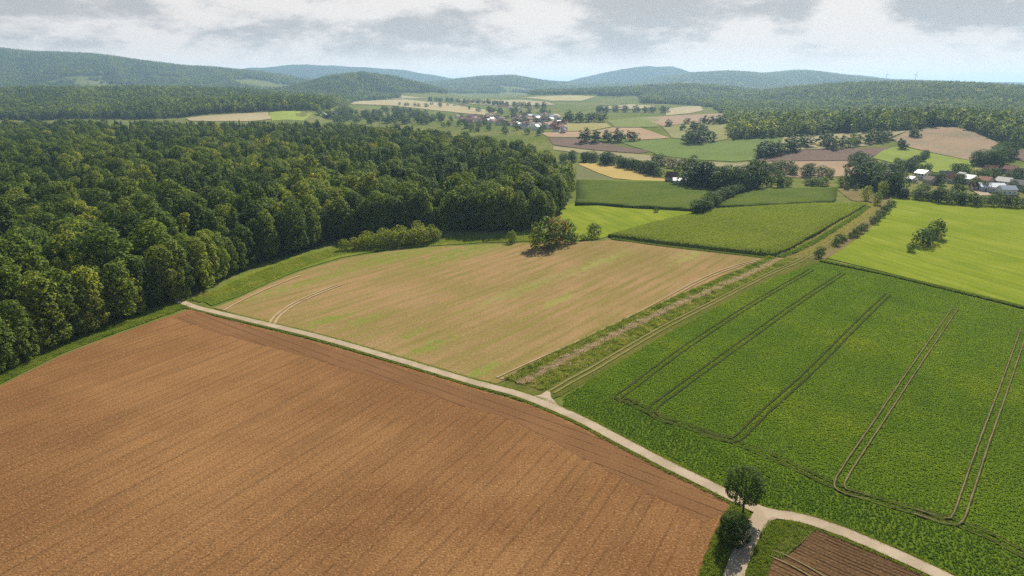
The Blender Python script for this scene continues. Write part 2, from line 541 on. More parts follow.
mE = field_mat('maize_top', (0.125, 0.165, 0.022), (0.155, 0.185, 0.028), (0.20, 0.20, 0.035), ang=vp(1500), streak=(60, 5), samt=0.6, patch=40, grain=1.0, gamt=0.35, rows=(9.0, 0.2, 0.18), bump=0.8)
E_POLY = [(608, 237), (640, 228), (690, 215.5), (705, 212), (760, 208), (815, 205), (868, 204.5), (850, 216), (820, 233), (790, 250), (774, 257), (720, 251), (660, 244)]
_, E_BD = sheet('maize_field', 'tall green maize field with a dark cut edge above the stubble', E_POLY, mE, lift=1.3, skirt=1.7)
E2_POLY = [(716, 209), (722, 204), (738, 195), (756, 189.5), (800, 188), (838, 187.5), (836, 200), (832, 203.5), (780, 206)]
mE2 = field_mat('maize_top_dark', (0.080, 0.120, 0.022), (0.10, 0.135, 0.026), (0.13, 0.150, 0.032), ang=vp(1500), streak=(60, 5), samt=0.5, patch=40, grain=1.0, gamt=0.35, bump=0.8)
sheet('maize_field', 'darker green maize plot behind the larger maize field', E2_POLY, mE2, lift=1.0, skirt=1.4)
G_POLY = [(575, 206), (577, 196), (577, 181), (640, 181.5), (700, 184), (722, 190), (712, 199), (697, 211.5), (640, 209), (600, 205.5)]
sheet('maize_field', 'deep green maize field beyond the bright meadow wedge', G_POLY, mE2, lift=1.0, skirt=1.4)

rough_m = field_mat('rough_grass', (0.075, 0.105, 0.018), (0.12, 0.125, 0.030), (0.18, 0.155, 0.05), ang=vp(1120), streak=(30, 1.6), samt=0.6, patch=14, grain=0.5, gamt=0.5, bump=0.7)
sheet('grass_strip', 'rough grassy strip between the stubble and the crop field', [(500, 385.5), (520, 374), (640, 322), (720, 280), (772, 258.5), (800, 256), (822, 261), (790, 276), (700, 323), (600, 374), (560, 396), (548, 401), (530, 397)], rough_m)
dry_m = field_mat('dry_bank', (0.20, 0.155, 0.075), (0.24, 0.20, 0.09), (0.13, 0.12, 0.045), ang=vp(1250), streak=(50, 2.2), samt=0.7, patch=20, grain=0.7, gamt=0.45, bump=0.6)
sheet('dry_strip', 'brown dry strip between the maize and the bright meadow', [(774, 259), (800, 247), (852, 217), (870, 205), (850, 200), (838, 190), (866, 189), (890, 195), (892, 207), (868, 231), (846, 247), (824, 260.5), (800, 257)], dry_m)
verge_m = field_mat('verge_grass', (0.12, 0.18, 0.02), (0.20, 0.22, 0.035), (0.085, 0.13, 0.016), ang=angle_of((215, 303), (345, 255)), streak=(30, 2.0), samt=0.6, patch=15, grain=0.6, gamt=0.4, bump=0.6)
sheet('grass_verge', 'sunlit grass verge between the forest and the stubble field',
      [(203, 301), (212, 306), (240, 296), (270, 282), (300, 270), (340, 258), (385, 250), (430, 246), (480, 243), (540, 241.5), (558, 239), (552, 230), (500, 234), (430, 238), (345, 244), (290, 258), (240, 276), (212, 292)], verge_m)
sheet('grass_verge', 'shaded grass verge between the forest and the brown field',
      [(-120, 448), (-60, 415), (0, 384), (62, 353.5), (105, 337), (150, 321), (188, 307), (180, 299), (140, 300), (60, 325), (0, 355), (-140, 430)], verge_m)
sheet('grass_corner', 'grassy corner plot inside the lane junction', [(764, 540), (768, 528), (776, 522), (786, 520), (800, 523), (816, 530), (796, 548), (782, 560), (768, 553)], rough_m)
P_POLY = [(757, 560), (766, 552), (786, 558), (800, 546), (816, 529), (850, 541), (900, 563), (940, 581), (1010, 620), (900, 760), (745, 760), (745, 600)]
mP = field_mat('dark_soil', (0.120, 0.072, 0.036), (0.155, 0.092, 0.044), (0.10, 0.062, 0.033), ang=angle_of((810, 532), (900, 570)), streak=(40, 0.8), samt=0.4, patch=20, grain=0.45, gamt=0.45, rows=(0.95, 0.30, 0.75), bump=0.8,
               fleck=(0.5, (0.30, 0.18, 0.10), 0.5))
sheet('ploughed_plot', 'dark brown ploughed plot with fine furrows inside the lane fork', P_POLY, mP)

# fields further off
def far_field(name, label, c, poly, ang=0.0, c2=None, samt=0.35):
    m = field_mat(name + '_colour', c, c2 or tuple(v * 1.14 for v in c), tuple(v * 0.86 for v in c), ang=ang, streak=(120, 12), samt=samt, patch=90, grain=4.0, gamt=0.12, bump=0.1)
    sheet(name, label, poly, m)


PALE, PINK, MAUVE, GOLD, LEAF, CREAM = (0.34, 0.30, 0.16), (0.34, 0.25, 0.17), (0.17, 0.125, 0.10), (0.42, 0.32, 0.12), (0.15, 0.20, 0.06), (0.40, 0.34, 0.20)
far_field('golden_field', 'golden stubble strip beyond the deep green maize', GOLD, [(577, 164), (592, 163), (618, 166), (645, 173.5), (672, 181.5), (640, 181), (614, 178.5), (598, 173)])
far_field('fallow_field', 'grey green fallow wedge left of the golden strip', (0.16, 0.17, 0.075), [(576, 180), (576, 165), (597, 173.5), (612, 178.5), (622, 180.8)])
far_field('meadow', 'large pale green meadow in the middle distance', LEAF, [(618, 141.5), (668, 139.5), (712, 142.5), (750, 139.5), (786, 137.5), (768, 153), (754, 160), (735, 162), (700, 160), (660, 156), (645, 150)], ang=vp(900))
far_field('ploughed_field', 'mauve ploughed field left of the tree clump', MAUVE, [(548, 138), (586, 138.5), (604, 143.5), (654, 151), (640, 153.5), (600, 150.5), (553, 145)])
far_field('pasture', 'pale strip of rough pasture above the dark tree belt', (0.30, 0.27, 0.15), [(553, 146), (600, 151.5), (640, 154.5), (700, 161.5), (735, 163.5), (760, 162), (760, 172), (700, 172), (640, 161), (600, 156), (553, 150)])
far_field('stubble_field', 'pinkish tan field around the tree clump', (0.38, 0.275, 0.18), [(540, 133), (568, 132), (592, 131.5), (613, 127.8), (640, 128), (670, 138.2), (640, 140), (585, 137.5), (548, 137)])
far_field('pasture', 'yellowish field by the trees of the far village', (0.33, 0.30, 0.13), [(562, 124), (606, 123.5), (611, 127), (590, 131), (562, 131.5)])
far_field('meadow', 'small dull green field below the far tree row', (0.19, 0.22, 0.08), [(607, 121), (640, 117), (660, 117.5), (658, 127), (614, 127.3)])
far_field('stubble_field', 'pink tan strip field below the far tree row', PINK, [(642, 117.5), (700, 114.5), (726, 113.5), (728, 118), (702, 123), (662, 126.5), (650, 121)])
far_field('meadow', 'pale grass slope beside the far block of woodland', (0.25, 0.25, 0.11), [(662, 127), (702, 123.5), (727, 118.5), (727, 139.5), (712, 142), (672, 138)])
far_field('stubble_field', 'pale yellow field at the foot of the hazy ridge', CREAM, [(666, 109), (700, 106), (703, 110.5), (690, 113.5), (666, 115.5)])
far_field('stubble_field', 'thin cream field behind the far tree row', CREAM, [(600, 107), (630, 104.5), (655, 106), (655, 108), (610, 109.5)])
far_field('meadow', 'pale field left of the far wooded hill', (0.30, 0.29, 0.14), [(728, 110.5), (765, 109), (790, 106), (800, 108), (770, 112), (728, 115)])
far_field('stubble_field', 'cream strip field below the wooded hill', CREAM, [(784, 137.6), (830, 134.5), (908, 131), (895, 135.5), (868, 146), (840, 148.5), (800, 150), (775, 152)], c2=(0.30, 0.27, 0.15))
far_field('ploughed_field', 'mauve ploughed field right of the pale green meadow', MAUVE, [(757, 159.5), (778, 152.5), (800, 150.5), (845, 149), (890, 148), (874, 156), (858, 160.5), (800, 161), (762, 161.5)])
far_field('stubble_field', 'pink field in front of the mauve ploughed field', PINK, [(748, 163), (765, 162), (800, 161.5), (858, 161), (872, 164), (868, 176), (800, 178), (757, 175)])
far_field('stubble_field', 'pinkish tan hill field below the wooded slope', (0.37, 0.27, 0.18), [(892, 139), (908, 131), (938, 127.5), (958, 127.5), (983, 136), (999, 143.5), (988, 153), (975, 161.5), (940, 154.5), (903, 146)], ang=vp(1200), c2=(0.27, 0.23, 0.15), samt=0.6)
far_field('meadow', 'bright green sloping meadow above the right village', (0.22, 0.27, 0.06), [(872, 158), (886, 148.5), (902, 146.5), (940, 155), (975, 162), (970, 171), (955, 174), (930, 172), (905, 166)], ang=vp(700))
far_field('pasture', 'pale grass corner beside the hill field', (0.27, 0.26, 0.11), [(976, 161.5), (990, 152.5), (1003, 148), (1012, 158), (992, 172), (974, 171)])
far_field('ploughed_field', 'mauve field at the photo right border above the village', MAUVE, [(1006, 149), (1024, 150), (1100, 156), (1100, 168), (1024, 162), (1012, 158)])
far_field('stubble_field', 'cream clearing in the left woods', CREAM, [(186, 118.6), (240, 113.8), (268, 112.6), (272, 119), (252, 121.5), (190, 121)])
far_field('meadow', 'bright green clearing in the left woods', (0.26, 0.32, 0.07), [(269, 112.6), (300, 111), (312, 113.5), (303, 121), (272, 121)])
far_field('stubble_field', 'long cream field above the far village', (0.40, 0.34, 0.19), [(345, 100.5), (405, 99.5), (440, 103), (482, 109.5), (500, 112), (488, 115.5), (440, 111), (395, 106), (350, 104)])
far_field('meadow', 'pale far field left of the round wooded hill', (0.36, 0.34, 0.17), [(318, 96), (345, 94.5), (395, 95), (430, 98.5), (400, 98.8), (345, 99.5)])
far_field('stubble_field', 'thin tan field strips behind the far village', (0.38, 0.34, 0.19), [(455, 99.5), (520, 100), (545, 102), (556, 105), (500, 106), (470, 104)])
far_field('stubble_field', 'pale yellow far field in front of the hazy hills', (0.40, 0.36, 0.19), [(520, 98), (570, 95.5), (596, 96.5), (582, 101), (550, 101)])

# ------------------------------------------------------------------ lanes and tracks
road_m, nb = material('lane_gravel')
P = nb.n('ShaderNodeNewGeometry').outputs['Position']
c = nb.mix(nb.ramp(nb.noise(P, 0.16, 4, 0.6), 0.35, 0.65), (0.33, 0.265, 0.185), (0.41, 0.335, 0.245))
c = nb.mix(1.0, c, nb.gray(nb.noise(P, 3.0, 3, 0.7), 0.82, 1.14), 'MULTIPLY')
finish(nb, c, 1.0, nb.noise(P, 4.0, 3, 0.6), 0.3, 0.05, 0.0)
LANE = smooth_line(gps([(150, 297), (176, 301), (200, 309), (250, 321), (320, 338), (400, 361), (470, 382), (515, 394), (545, 405), (580, 420), (620, 441), (670, 467), (705, 484), (735, 499), (765, 513), (800, 519), (840, 532), (890, 553), (950, 581), (1020, 618), (1150, 700)]), 10)
strip('lane', 'pale gravel farm lane crossing the picture between the fields', LANE, 3.1, road_m, lift=0.05, w_jit=0.05, cols=4)
SIDE = smooth_line(gps([(766, 513), (757, 523), (749, 538), (741, 556), (734, 576), (722, 620), (700, 720)]), 10)
strip('lane', 'side lane running down past the two roadside trees', SIDE, 3.3, road_m, lift=0.05, w_jit=0.05, cols=4)
sheet('lane_junction', 'widened gravel fork where the side lane leaves the lane', [(742, 503), (770, 510.5), (800, 517.5), (812, 524), (795, 519.8), (783, 518.6), (772, 521), (765, 529), (752, 533), (752, 520), (756, 514)], road_m, lift=0.02, step=1.5)
sheet('lane_spur', 'short gravel spur where the grass track meets the lane', [(525, 398.5), (541, 395.5), (547, 391.5), (550, 392.5), (551, 398), (563, 411), (545, 409)], road_m, lift=0.02, step=1.5)
soil_m = field_mat('tramline_soil', (0.17, 0.15, 0.07), (0.22, 0.19, 0.09), ang=0, patch=8, grain=0.4, gamt=0.4, bump=0.4)
straw_m = field_mat('wheel_track_soil', (0.36, 0.26, 0.14), (0.42, 0.32, 0.19), ang=0, patch=10, grain=0.4, gamt=0.25, bump=0.3)
pale_m = field_mat('pale_track', (0.235, 0.205, 0.075), (0.20, 0.19, 0.06), ang=0, patch=9, grain=0.4, gamt=0.3, bump=0.3)


def offset(line, o):
    t = np.gradient(line, axis=0)
    t /= np.hypot(*t.T)[:, None]
    return line + np.column_stack([-t[:, 1], t[:, 0]]) * o


tk = smooth_line(gps([(499, 379), (540, 360), (600, 333), (650, 308), (700, 281), (735, 267), (764, 259.5)]), 8)
for o_, w_ in ((-0.9, 0.7), (0.9, 0.7)):
    strip('wheel_track', 'pale wheel rut along the edge of the stubble field', offset(tk, o_), w_, straw_m, w_jit=0.25)
tk = smooth_line(gps([(272, 325), (276, 318), (290, 307), (312, 296), (340, 285)]), 8)
for o_ in (-0.9, 0.9):
    strip('wheel_track', 'curved wheel rut where tractors enter the stubble field', offset(tk, o_), 0.9, straw_m, w_jit=0.25)
tk = smooth_line(gps([(224, 311), (240, 302), (268, 289), (300, 276)]), 8)
strip('wheel_track', 'faint rut at the corner of the stubble field', tk, 0.9, straw_m, w_jit=0.25)
GT = smooth_line(gps([(551, 393), (575, 379), (597, 367), (662, 329), (715, 302), (768, 275), (800, 261), (830, 244), (858, 224), (876, 207)]), 8)
for o_ in (-0.95, 0.95):
    strip('wheel_track', 'straw coloured rut of the grass track beside the crop', offset(GT, o_), 0.75, pale_m, w_jit=0.3)
tk = smooth_line(gps([(770, 553.5), (790, 562), (815, 576), (850, 600), (900, 640)]), 6)
for o_ in (-1.0, 1.0):
    strip('wheel_track', 'pale wheel rut across the ploughed plot', offset(tk, o_), 0.30, soil_m, w_jit=0.25)
hd = [(618, 397), (652, 414), (690, 428), (738, 444), (790, 466), (842, 490), (900, 508), (957, 524), (1010, 548), (1080, 590)]
TRAM = [smooth_line(gps(p), 8) for p in (
    [(640, 404), (618, 399), (632, 388), (690, 345), (760, 300), (812, 270)],
    [(675, 424), (655, 417), (653, 409), (672, 394), (740, 345), (800, 302), (843, 274)],
    [(700, 433), (728, 441), (740, 437), (760, 417), (810, 372), (860, 322), (888, 295)],
    [(870, 499), (846, 493), (839, 486), (848, 468), (880, 420), (920, 360), (955, 309)],
    [(915, 513), (948, 523), (958, 518), (966, 496), (985, 440), (1005, 385), (1024, 330)],
    [(1150, 600), (1120, 520), (1090, 390)], hd, [(840, 268), (900, 284), (960, 300), (1024, 317)])]

# ------------------------------------------------------------------ stuff: many small plants as one object
def gn_scatter(nproto):
    g = bpy.data.node_groups.new('scatter', 'GeometryNodeTree')
    g.interface.new_socket('Geometry', in_out='INPUT', socket_type='NodeSocketGeometry')
    g.interface.new_socket('Geometry', in_out='OUTPUT', socket_type='NodeSocketGeometry')
    N, L = g.nodes, g.links

    def attr(name, t):
        a = N.new('GeometryNodeInputNamedAttribute')
        a.data_type = t
        a.inputs[0].default_value = name
        return a.outputs[0]

    gi, go = N.new('NodeGroupInput'), N.new('NodeGroupOutput')
    pid = attr('pid', 'INT')

    def part(k):
        c_ = N.new('FunctionNodeCompare')
        c_.data_type = 'INT'
        c_.operation = 'EQUAL'
        ins = [s for s in c_.inputs if s.type == 'INT']
        L.new(pid, ins[0])
        ins[1].default_value = k
        s = N.new('GeometryNodeSeparateGeometry')
        s.domain = 'POINT'
        L.new(gi.outputs[0], s.inputs[0])
        L.new(c_.outputs[0], s.inputs[1])
        return s.outputs[0]

    join = N.new('GeometryNodeGeometryToInstance')
    for k in reversed(range(nproto)):
        L.new(part(k), join.inputs[0])
    iop = N.new('GeometryNodeInstanceOnPoints')
    L.new(part(-1), iop.inputs['Points'])
    L.new(join.outputs[0], iop.inputs['Instance'])
    iop.inputs['Pick Instance'].default_value = True
    L.new(attr('idx', 'INT'), iop.inputs['Instance Index'])
    cx = N.new('ShaderNodeCombineXYZ')
    L.new(attr('rot', 'FLOAT'), cx.inputs[2])
    er = N.new('FunctionNodeEulerToRotation')
    L.new(cx.outputs[0], er.inputs[0])
    L.new(er.outputs[0], iop.inputs['Rotation'])
    L.new(attr('scl', 'FLOAT_VECTOR'), iop.inputs['Scale'])
    L.new(iop.outputs[0], go.inputs[0])
    return g


def scatter(name, label, protos, pts, scl, tint, mat, seed=1):
    r = np.random.default_rng(seed)
    n = len(pts)
    V, Fc, pid = [np.asarray(pts, np.float32)], [], [np.full(n, -1)]
    off = n
    for k, (v, f) in enumerate(protos):
        V.append(np.asarray(v, np.float32))
        Fc += (np.asarray(f) + off).tolist()
        pid.append(np.full(len(v), k))
        off += len(v)
    V = np.vstack(V)
    me = bpy.data.meshes.new(name)
    me.from_pydata(V.tolist(), [], Fc)
    me.materials.append(mat)
    tot = len(V)

    def put(nm, t, arr, fld='value'):
        a = me.attributes.new(nm, t, 'POINT')
        a.data.foreach_set(fld, np.ascontiguousarray(arr).ravel())

    def pad(a, dt):
        o = np.zeros((tot,) + np.shape(a)[1:], dt)
        o[:n] = a
        return o
    put('pid', 'INT', np.concatenate(pid).astype(np.int32))
    put('idx', 'INT', pad(r.integers(0, len(protos), n), np.int32))
    put('rot', 'FLOAT', pad(r.uniform(0, 6.283, n), np.float32))
    sc = np.asarray(scl, np.float32)
    if sc.ndim == 1:
        sc = np.repeat(sc[:, None], 3, 1)
    put('scl', 'FLOAT_VECTOR', pad(sc, np.float32), 'vector')
    put('tint', 'FLOAT', pad(np.asarray(tint, np.float32), np.float32))
    o = bpy.data.objects.new(name, me)
    C.objects.link(o)
    md = o.modifiers.new('scatter', 'NODES')
    md.node_group = gn_scatter(len(protos))
    o['kind'] = 'stuff'
    o['label'] = label
    return o


def leaf_mat(name, stops, trans=0.25, rough=0.6, vary=0.35, thru=(1.3, 1.35, 0.6)):
    m, nb = material(name)
    t = nb.n('ShaderNodeAttribute', attribute_name='tint', attribute_type='INSTANCER').outputs['Fac']
    cr = nb.n('ShaderNodeValToRGB', {0: t})
    e = cr.color_ramp.elements
    while len(e) < len(stops):
        e.new(0.5)
    for k, (p, c_) in enumerate(stops):
        e[k].position = p
        e[k].color = (*c_, 1)
    rnd = nb.n('ShaderNodeNewGeometry').outputs['Random Per Island']
    k = nb.math('ADD', 1 - vary, nb.math('MULTIPLY', rnd, 2 * vary))
    col = nb.mix(1.0, cr.outputs[0], nb.n('ShaderNodeCombineColor', {0: k, 1: k, 2: k}).outputs[0], 'MULTIPLY')
    p = nb.n('ShaderNodeBsdfPrincipled', {'Base Color': col, 'Roughness': rough, 'Specular IOR Level': 0.04})
    tr = nb.n('ShaderNodeBsdfTranslucent', {'Color': nb.mix(1.0, col, thru, 'MULTIPLY')})
    mx = nb.n('ShaderNodeMixShader', {0: trans, 1: p.outputs[0], 2: tr.outputs[0]})
    nb.n('ShaderNodeOutputMaterial', {'Surface': mx.outputs[0]})
    return m


LEAFM = leaf_mat('foliage', [(0.0, (0.036, 0.068, 0.020)), (0.30, (0.078, 0.122, 0.028)), (0.55, (0.155, 0.205, 0.034)), (0.75, (0.25, 0.275, 0.044)), (0.92, (0.32, 0.29, 0.05)), (1.0, (0.36, 0.12, 0.035))], 0.42, vary=0.65)
CROPM = leaf_mat('crop_leaves', [(0.0, (0.135, 0.225, 0.028)), (0.5, (0.265, 0.37, 0.036)), (1.0, (0.46, 0.48, 0.045))], 0.45, 0.6, 0.35, (1.15, 1.25, 0.7))
GRASSM = leaf_mat('grass_blades', [(0.0, (0.11, 0.18, 0.026)), (0.4, (0.26, 0.31, 0.045)), (0.7, (0.40, 0.35, 0.11)), (1.0, (0.50, 0.39, 0.34))], 0.4, 0.7, 0.5, (1.15, 1.15, 0.85))


def rosette(seed, n, r0, h, w):
    r = np.random.default_rng(seed)
    V, Fc = [], []
    for k in range(n):
        a = r.uniform(0, 6.283)
        L = r0 * r.uniform(.6, 1.1)
        hh = h * r.uniform(.5, 1.1)
        d = np.array((math.cos(a), math.sin(a)))
        s = np.array((-d[1], d[0])) * w * r.uniform(.6, 1.2)
        b = len(V)
        V += [(0, 0, 0), (*(d * L * .55 + s), hh), (*(d * L), hh * .6), (*(d * L * .55 - s), hh)]
        Fc.append((b, b + 1, b + 2, b + 3))
    return np.array(V), np.array(Fc)


def tuft(seed, n, r0, h, w):
    r = np.random.default_rng(seed)
    V, Fc = [], []
    for k in range(n):
        a = r.uniform(0, 6.283)
        p = r.uniform(-1, 1, 2) * r0
        d = np.array((math.cos(a), math.sin(a)))
        b = len(V)
        hh = h * r.uniform(.5, 1.1)
        s = np.array((-d[1], d[0])) * w
        V += [(*(p + s), 0), (*(p - s), 0), (*(p + d * hh * .5), hh)]
        Fc.append((b, b + 1, b + 2))
    return np.array(V), np.array(Fc)


def in_view(x, y, z, m=40):
    u, v = to_px(x, y, z)
    return (u > -m) & (u < 1024 + m) & (v > -m) & (v < 576 + m)


# crop plants: dense, with bare tramlines
def jgrid(poly, st, seed, jit=0.45):
    mn, mx = poly.min(0), poly.max(0)
    r = np.random.default_rng(seed)
    x, y = np.meshgrid(np.arange(mn[0], mx[0], st), np.arange(mn[1], mx[1], st))
    x = x.ravel() + r.uniform(-jit, jit, x.size) * st
    y = y.ravel() + r.uniform(-jit, jit, y.size) * st
    k = inpoly(x, y, poly)
    return x[k], y[k]


x, y = jgrid(C_BD, 0.55, 11, .5)
k = in_view(x, y, 0.0)
x, y = x[k], y[k]
keep = np.ones(len(x), bool)
for ln in TRAM:
    for o_ in (-0.95, 0.95):
        keep &= segdist(x, y, offset(ln, o_)) > 0.42
x, y = x[keep], y[keep]
kk = (segdist(x, y, LANE) > 2.3) & (segdist(x, y, offset(LANE, 0)) > 2.3)
x, y = x[kk], y[kk]
dn = np.hypot(x, y)
ed = segdist(x, y, np.vstack([C_BD, C_BD[:1]]))
low = wob(x, y, 75.0) * 0.75 + wob(x + 50, y - 20, 17.0) * 0.32 + RNG.normal(0, .12, len(x))
tint = np.clip(0.50 + 0.34 * low + 0.12 * sstep(330, 200, y) * 0 - 0.32 * sstep(19, 12, segdist(x, y, LANE)), 0, 1)
scatter('crop_plants', 'lush green leafy crop with bare tractor tramlines', [rosette(s, 9, .46, .26, .15) for s in range(4)],
        np.column_stack([x, y, H(x, y) + 0.12 + 0.00035 * dn]), RNG.uniform(.45, 1.0, len(x)) * (1 + 0.2 * low), tint, CROPM)
dark_rut = field_mat('painted_shade_rut_soil', (0.045, 0.055, 0.016), (0.065, 0.07, 0.022), ang=0, patch=8, grain=0.4, gamt=0.4, bump=0.4)  # rut soil with the shade of the crop put into its dark colour
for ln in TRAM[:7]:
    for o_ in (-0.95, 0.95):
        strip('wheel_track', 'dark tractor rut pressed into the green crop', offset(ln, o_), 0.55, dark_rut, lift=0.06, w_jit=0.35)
for ln in TRAM[3:5]:
    for o_ in (-0.95, 0.95):
        strip('wheel_track', 'bare tractor tramline rut in the green crop', offset(ln, o_), 0.26, soil_m, lift=0.07, w_jit=0.5)

# grass tufts on verges, track strip and the dry bank
def along(line, n, lo, hi, seed):
    r = np.random.default_rng(seed)
    seg = np.hypot(*np.diff(line, axis=0).T)
    cum = np.concatenate([[0], np.cumsum(seg)])
    s = r.uniform(0, cum[-1], n)
    px_, py_ = np.interp(s, cum, line[:, 0]), np.interp(s, cum, line[:, 1])
    t = np.column_stack([np.interp(s + .5, cum, line[:, 0]) - px_, np.interp(s + .5, cum, line[:, 1]) - py_])
    t /= np.maximum(np.hypot(*t.T)[:, None], 1e-6)
    o_ = r.uniform(lo, hi, n)
    return px_ - t[:, 1] * o_, py_ + t[:, 0] * o_


GX_, GY_, GT_, GS_ = [], [], [], []


def grass(x, y, t, s):
    GX_.append(x); GY_.append(y)
    GT_.append(np.clip(np.broadcast_to(t, x.shape) + RNG.normal(0, .10, x.shape), 0, 1))
    GS_.append(np.broadcast_to(s, x.shape) * RNG.uniform(.6, 1.3, x.shape))


for lo, hi, n in ((1.45, 2.5, 5200), (-2.4, -1.45, 4200)):
    x, y = along(LANE, n, lo, hi, int(abs(lo * 100)))
    k = segdist(x, y, SIDE) > 2.6
    grass(x[k], y[k], 0.34, 0.8)
for lo, hi, n in ((1.6, 5.0, 2600), (-11.0, -1.6, 7000)):
    x, y = along(SIDE, n, lo, hi, int(abs(lo * 77)))
    k = (segdist(x, y, LANE) > 2.4) & ~inpoly(x, y, A_BD)
    grass(x[k], y[k], 0.22, 0.95)
DITCH = smooth_line(gps([(520, 384), (545, 371), (572, 357), (622, 332), (674, 307), (724, 285), (752, 273), (780, 259)]), 8)
x, y = along(DITCH, 5200, -1.7, 1.7, 5)
k = wob(x, y, 19.0) + RNG.normal(0, .3, len(x)) > -.35
x, y = x[k], y[k]
grass(x, y, 0.93, 1.5 * (1 + .45 * wob(x, y, 9.0)))
x, y = along(DITCH, 5200, 1.0, 6.0, 6)
grass(x, y, 0.14 + .3 * wob(x, y, 14.0) + RNG.choice([0, 0, 0, .45], len(x)), 1.5 * (1 + .55 * wob(x + 3, y, 8.0)))
x, y = along(DITCH, 8200, -7.5, -1.0, 7)
k = segdist(x, y, GT) > 1.9
x, y = x[k], y[k]
grass(x, y, 0.26 + .35 * wob(x, y, 12.0) + RNG.choice([0, 0, .35], len(x)), 1.25 * (1 + .6 * wob(x + 3, y, 8.0)))
x, y = along(GT, 9000, -4.5, 4.5, 71)
k = (np.abs(segdist(x, y, GT) - 0.95) > .45)
x, y = x[k], y[k]
grass(x, y, 0.44 + .2 * wob(x, y, 16.0), 0.65)
VL = smooth_line(gps([(212, 304), (240, 294), (270, 280), (300, 268), (345, 254), (430, 244), (540, 241)]), 8)
x, y = along(VL, 12000, -1.0, 13.0, 8)
grass(x, y, 0.36 + .2 * wob(x, y, 18.0), 1.1 * (1 + .4 * wob(x, y, 9.0)))
VA = smooth_line(gps([(-60, 415), (0, 384), (62, 353.5), (105, 337), (150, 321), (190, 307)]), 8)
x, y = along(VA, 8200, 0.2, 9.0, 9)
grass(x, y, 0.25 + .2 * wob(x, y, 18.0), 1.1 * (1 + .4 * wob(x, y, 9.0)))
DB = smooth_line(gps([(786, 258), (826, 240), (852, 222), (874, 204)]), 8)
x, y = along(DB, 3500, -6.0, 6.5, 10)
grass(x, y, 0.62, 1.4)
DE = smooth_line(gps([(776, 257.5), (800, 248), (828, 232), (852, 217), (866, 207)]), 8)
x, y = along(DE, 2500, -2.5, -0.5, 12)
grass(x, y, 0.05, 2.2)
FE = smooth_line(gps([(612, 239), (660, 246), (720, 253), (772, 259)]), 8)
x, y = along(FE, 2200, -0.8, 1.2, 13)
grass(x, y, 0.1, 1.2)
CE = smooth_line(gps([(820, 261), (880, 273.5), (950, 290), (1024, 308), (1130, 336)]), 8)
x, y = along(CE, 3800, -1.0, 1.0, 14)
grass(x, y, 0.12, 1.5)
CP = gps([(764, 540), (768, 528), (776, 522), (786, 520), (800, 523), (816, 530), (796, 548), (782, 560), (768, 553)])
x, y = jgrid(CP, 0.5, 15)
grass(x, y, 0.16, 1.0)
x, y, t, s = map(np.concatenate, (GX_, GY_, GT_, GS_))
scatter('verge_grass', 'tufts of long grass and dry weeds along lanes and field edges', [tuft(s_, 12, .35, .55, .06) for s_ in range(4)],
        np.column_stack([x, y, H(x, y) + 0.05]), s, t, GRASSM, 3)
# maize tops: uneven tassels over the maize sheets
x, y = jgrid(E_BD, 1.25, 21)
dn = np.hypot(x, y)
low = wob(x, y, 70.0) * .4 + RNG.normal(0, .2, len(x))
scatter('maize_plants', 'maize plants standing close together in the large maize field', [tuft(s_, 10, .55, .8, .12) for s_ in range(3)],
        np.column_stack([x, y, H(x, y) + 1.25 + 0.00035 * dn]), RNG.uniform(.6, 1.2, len(x)), np.clip(.30 + .18 * low, 0, 1), GRASSM, 4)


# ------------------------------------------------------------------ tree shapes
def crown_geo(seed, R, z0, z1, nlobe, nleaf, leaf, shape='round', top=0.0):
    """leaf-sized kites spread over lobes that fill an uneven crown between z0 and z1"""
    r = np.random.default_rng(seed)
    zc, hz = 0.5 * (z0 + z1), 0.5 * (z1 - z0)
    C_, Rl = [], []
    for i in range(nlobe):
        f = (i + 0.5) / nlobe
        cz = 1 - 1.75 * f
        a = i * 2.399 + r.uniform(-.5, .5)
        sr = math.sqrt(max(0, 1 - cz * cz))
        if shape == 'oval':
            sr = sr * (0.85 + 0.15 * (1 - cz))
        q = r.uniform(.52, .80)
        rl = R * r.uniform(.26, .42)
        C_.append((R * q * sr * math.cos(a) * r.uniform(.85, 1.12), R * q * sr * math.sin(a) * r.uniform(.85, 1.12), zc + (hz - rl * .8) * cz * r.uniform(.9, 1.03)))
        Rl.append(rl)
    C_.append((0, 0, zc)); Rl.append(R * .55)
    C_, Rl = np.array(C_), np.array(Rl)
    w = Rl ** 2
    li = r.choice(len(Rl), nleaf * 2, p=w / w.sum())
    d = r.normal(0, 1, (nleaf * 2, 3))
    d /= np.linalg.norm(d, axis=1)[:, None]
    p = C_[li] + d * Rl[li][:, None] * r.uniform(.80, 1.08, nleaf * 2)[:, None]
    dist = np.linalg.norm(p[:, None, :] - C_[None], axis=2) / Rl[None]
    inside = (dist < 0.78).any(1)
    p, d = p[~inside][:nleaf], d[~inside][:nleaf]
    return kites(r, p, d * .75 + np.array((0, 0, .55)), leaf)


def kites(r, p, nrm, leaf):
    n = len(p)
    nrm = nrm + r.normal(0, .38, (n, 3))
    nrm /= np.linalg.norm(nrm, axis=1)[:, None]
    t = np.cross(nrm, r.normal(0, 1, (n, 3)))
    t /= np.maximum(np.linalg.norm(t, axis=1)[:, None], 1e-6)
    b = np.cross(nrm, t)
    s = leaf * r.uniform(.55, 1.25, n)[:, None]
    e = r.uniform(.5, .9, n)[:, None]
    V = np.stack([p - t * s, p - b * s * e + nrm * s * .15, p + t * s * .9, p + b * s * e], 1).reshape(-1, 3)
    F = np.arange(n * 4).reshape(-1, 4)
    return V, F


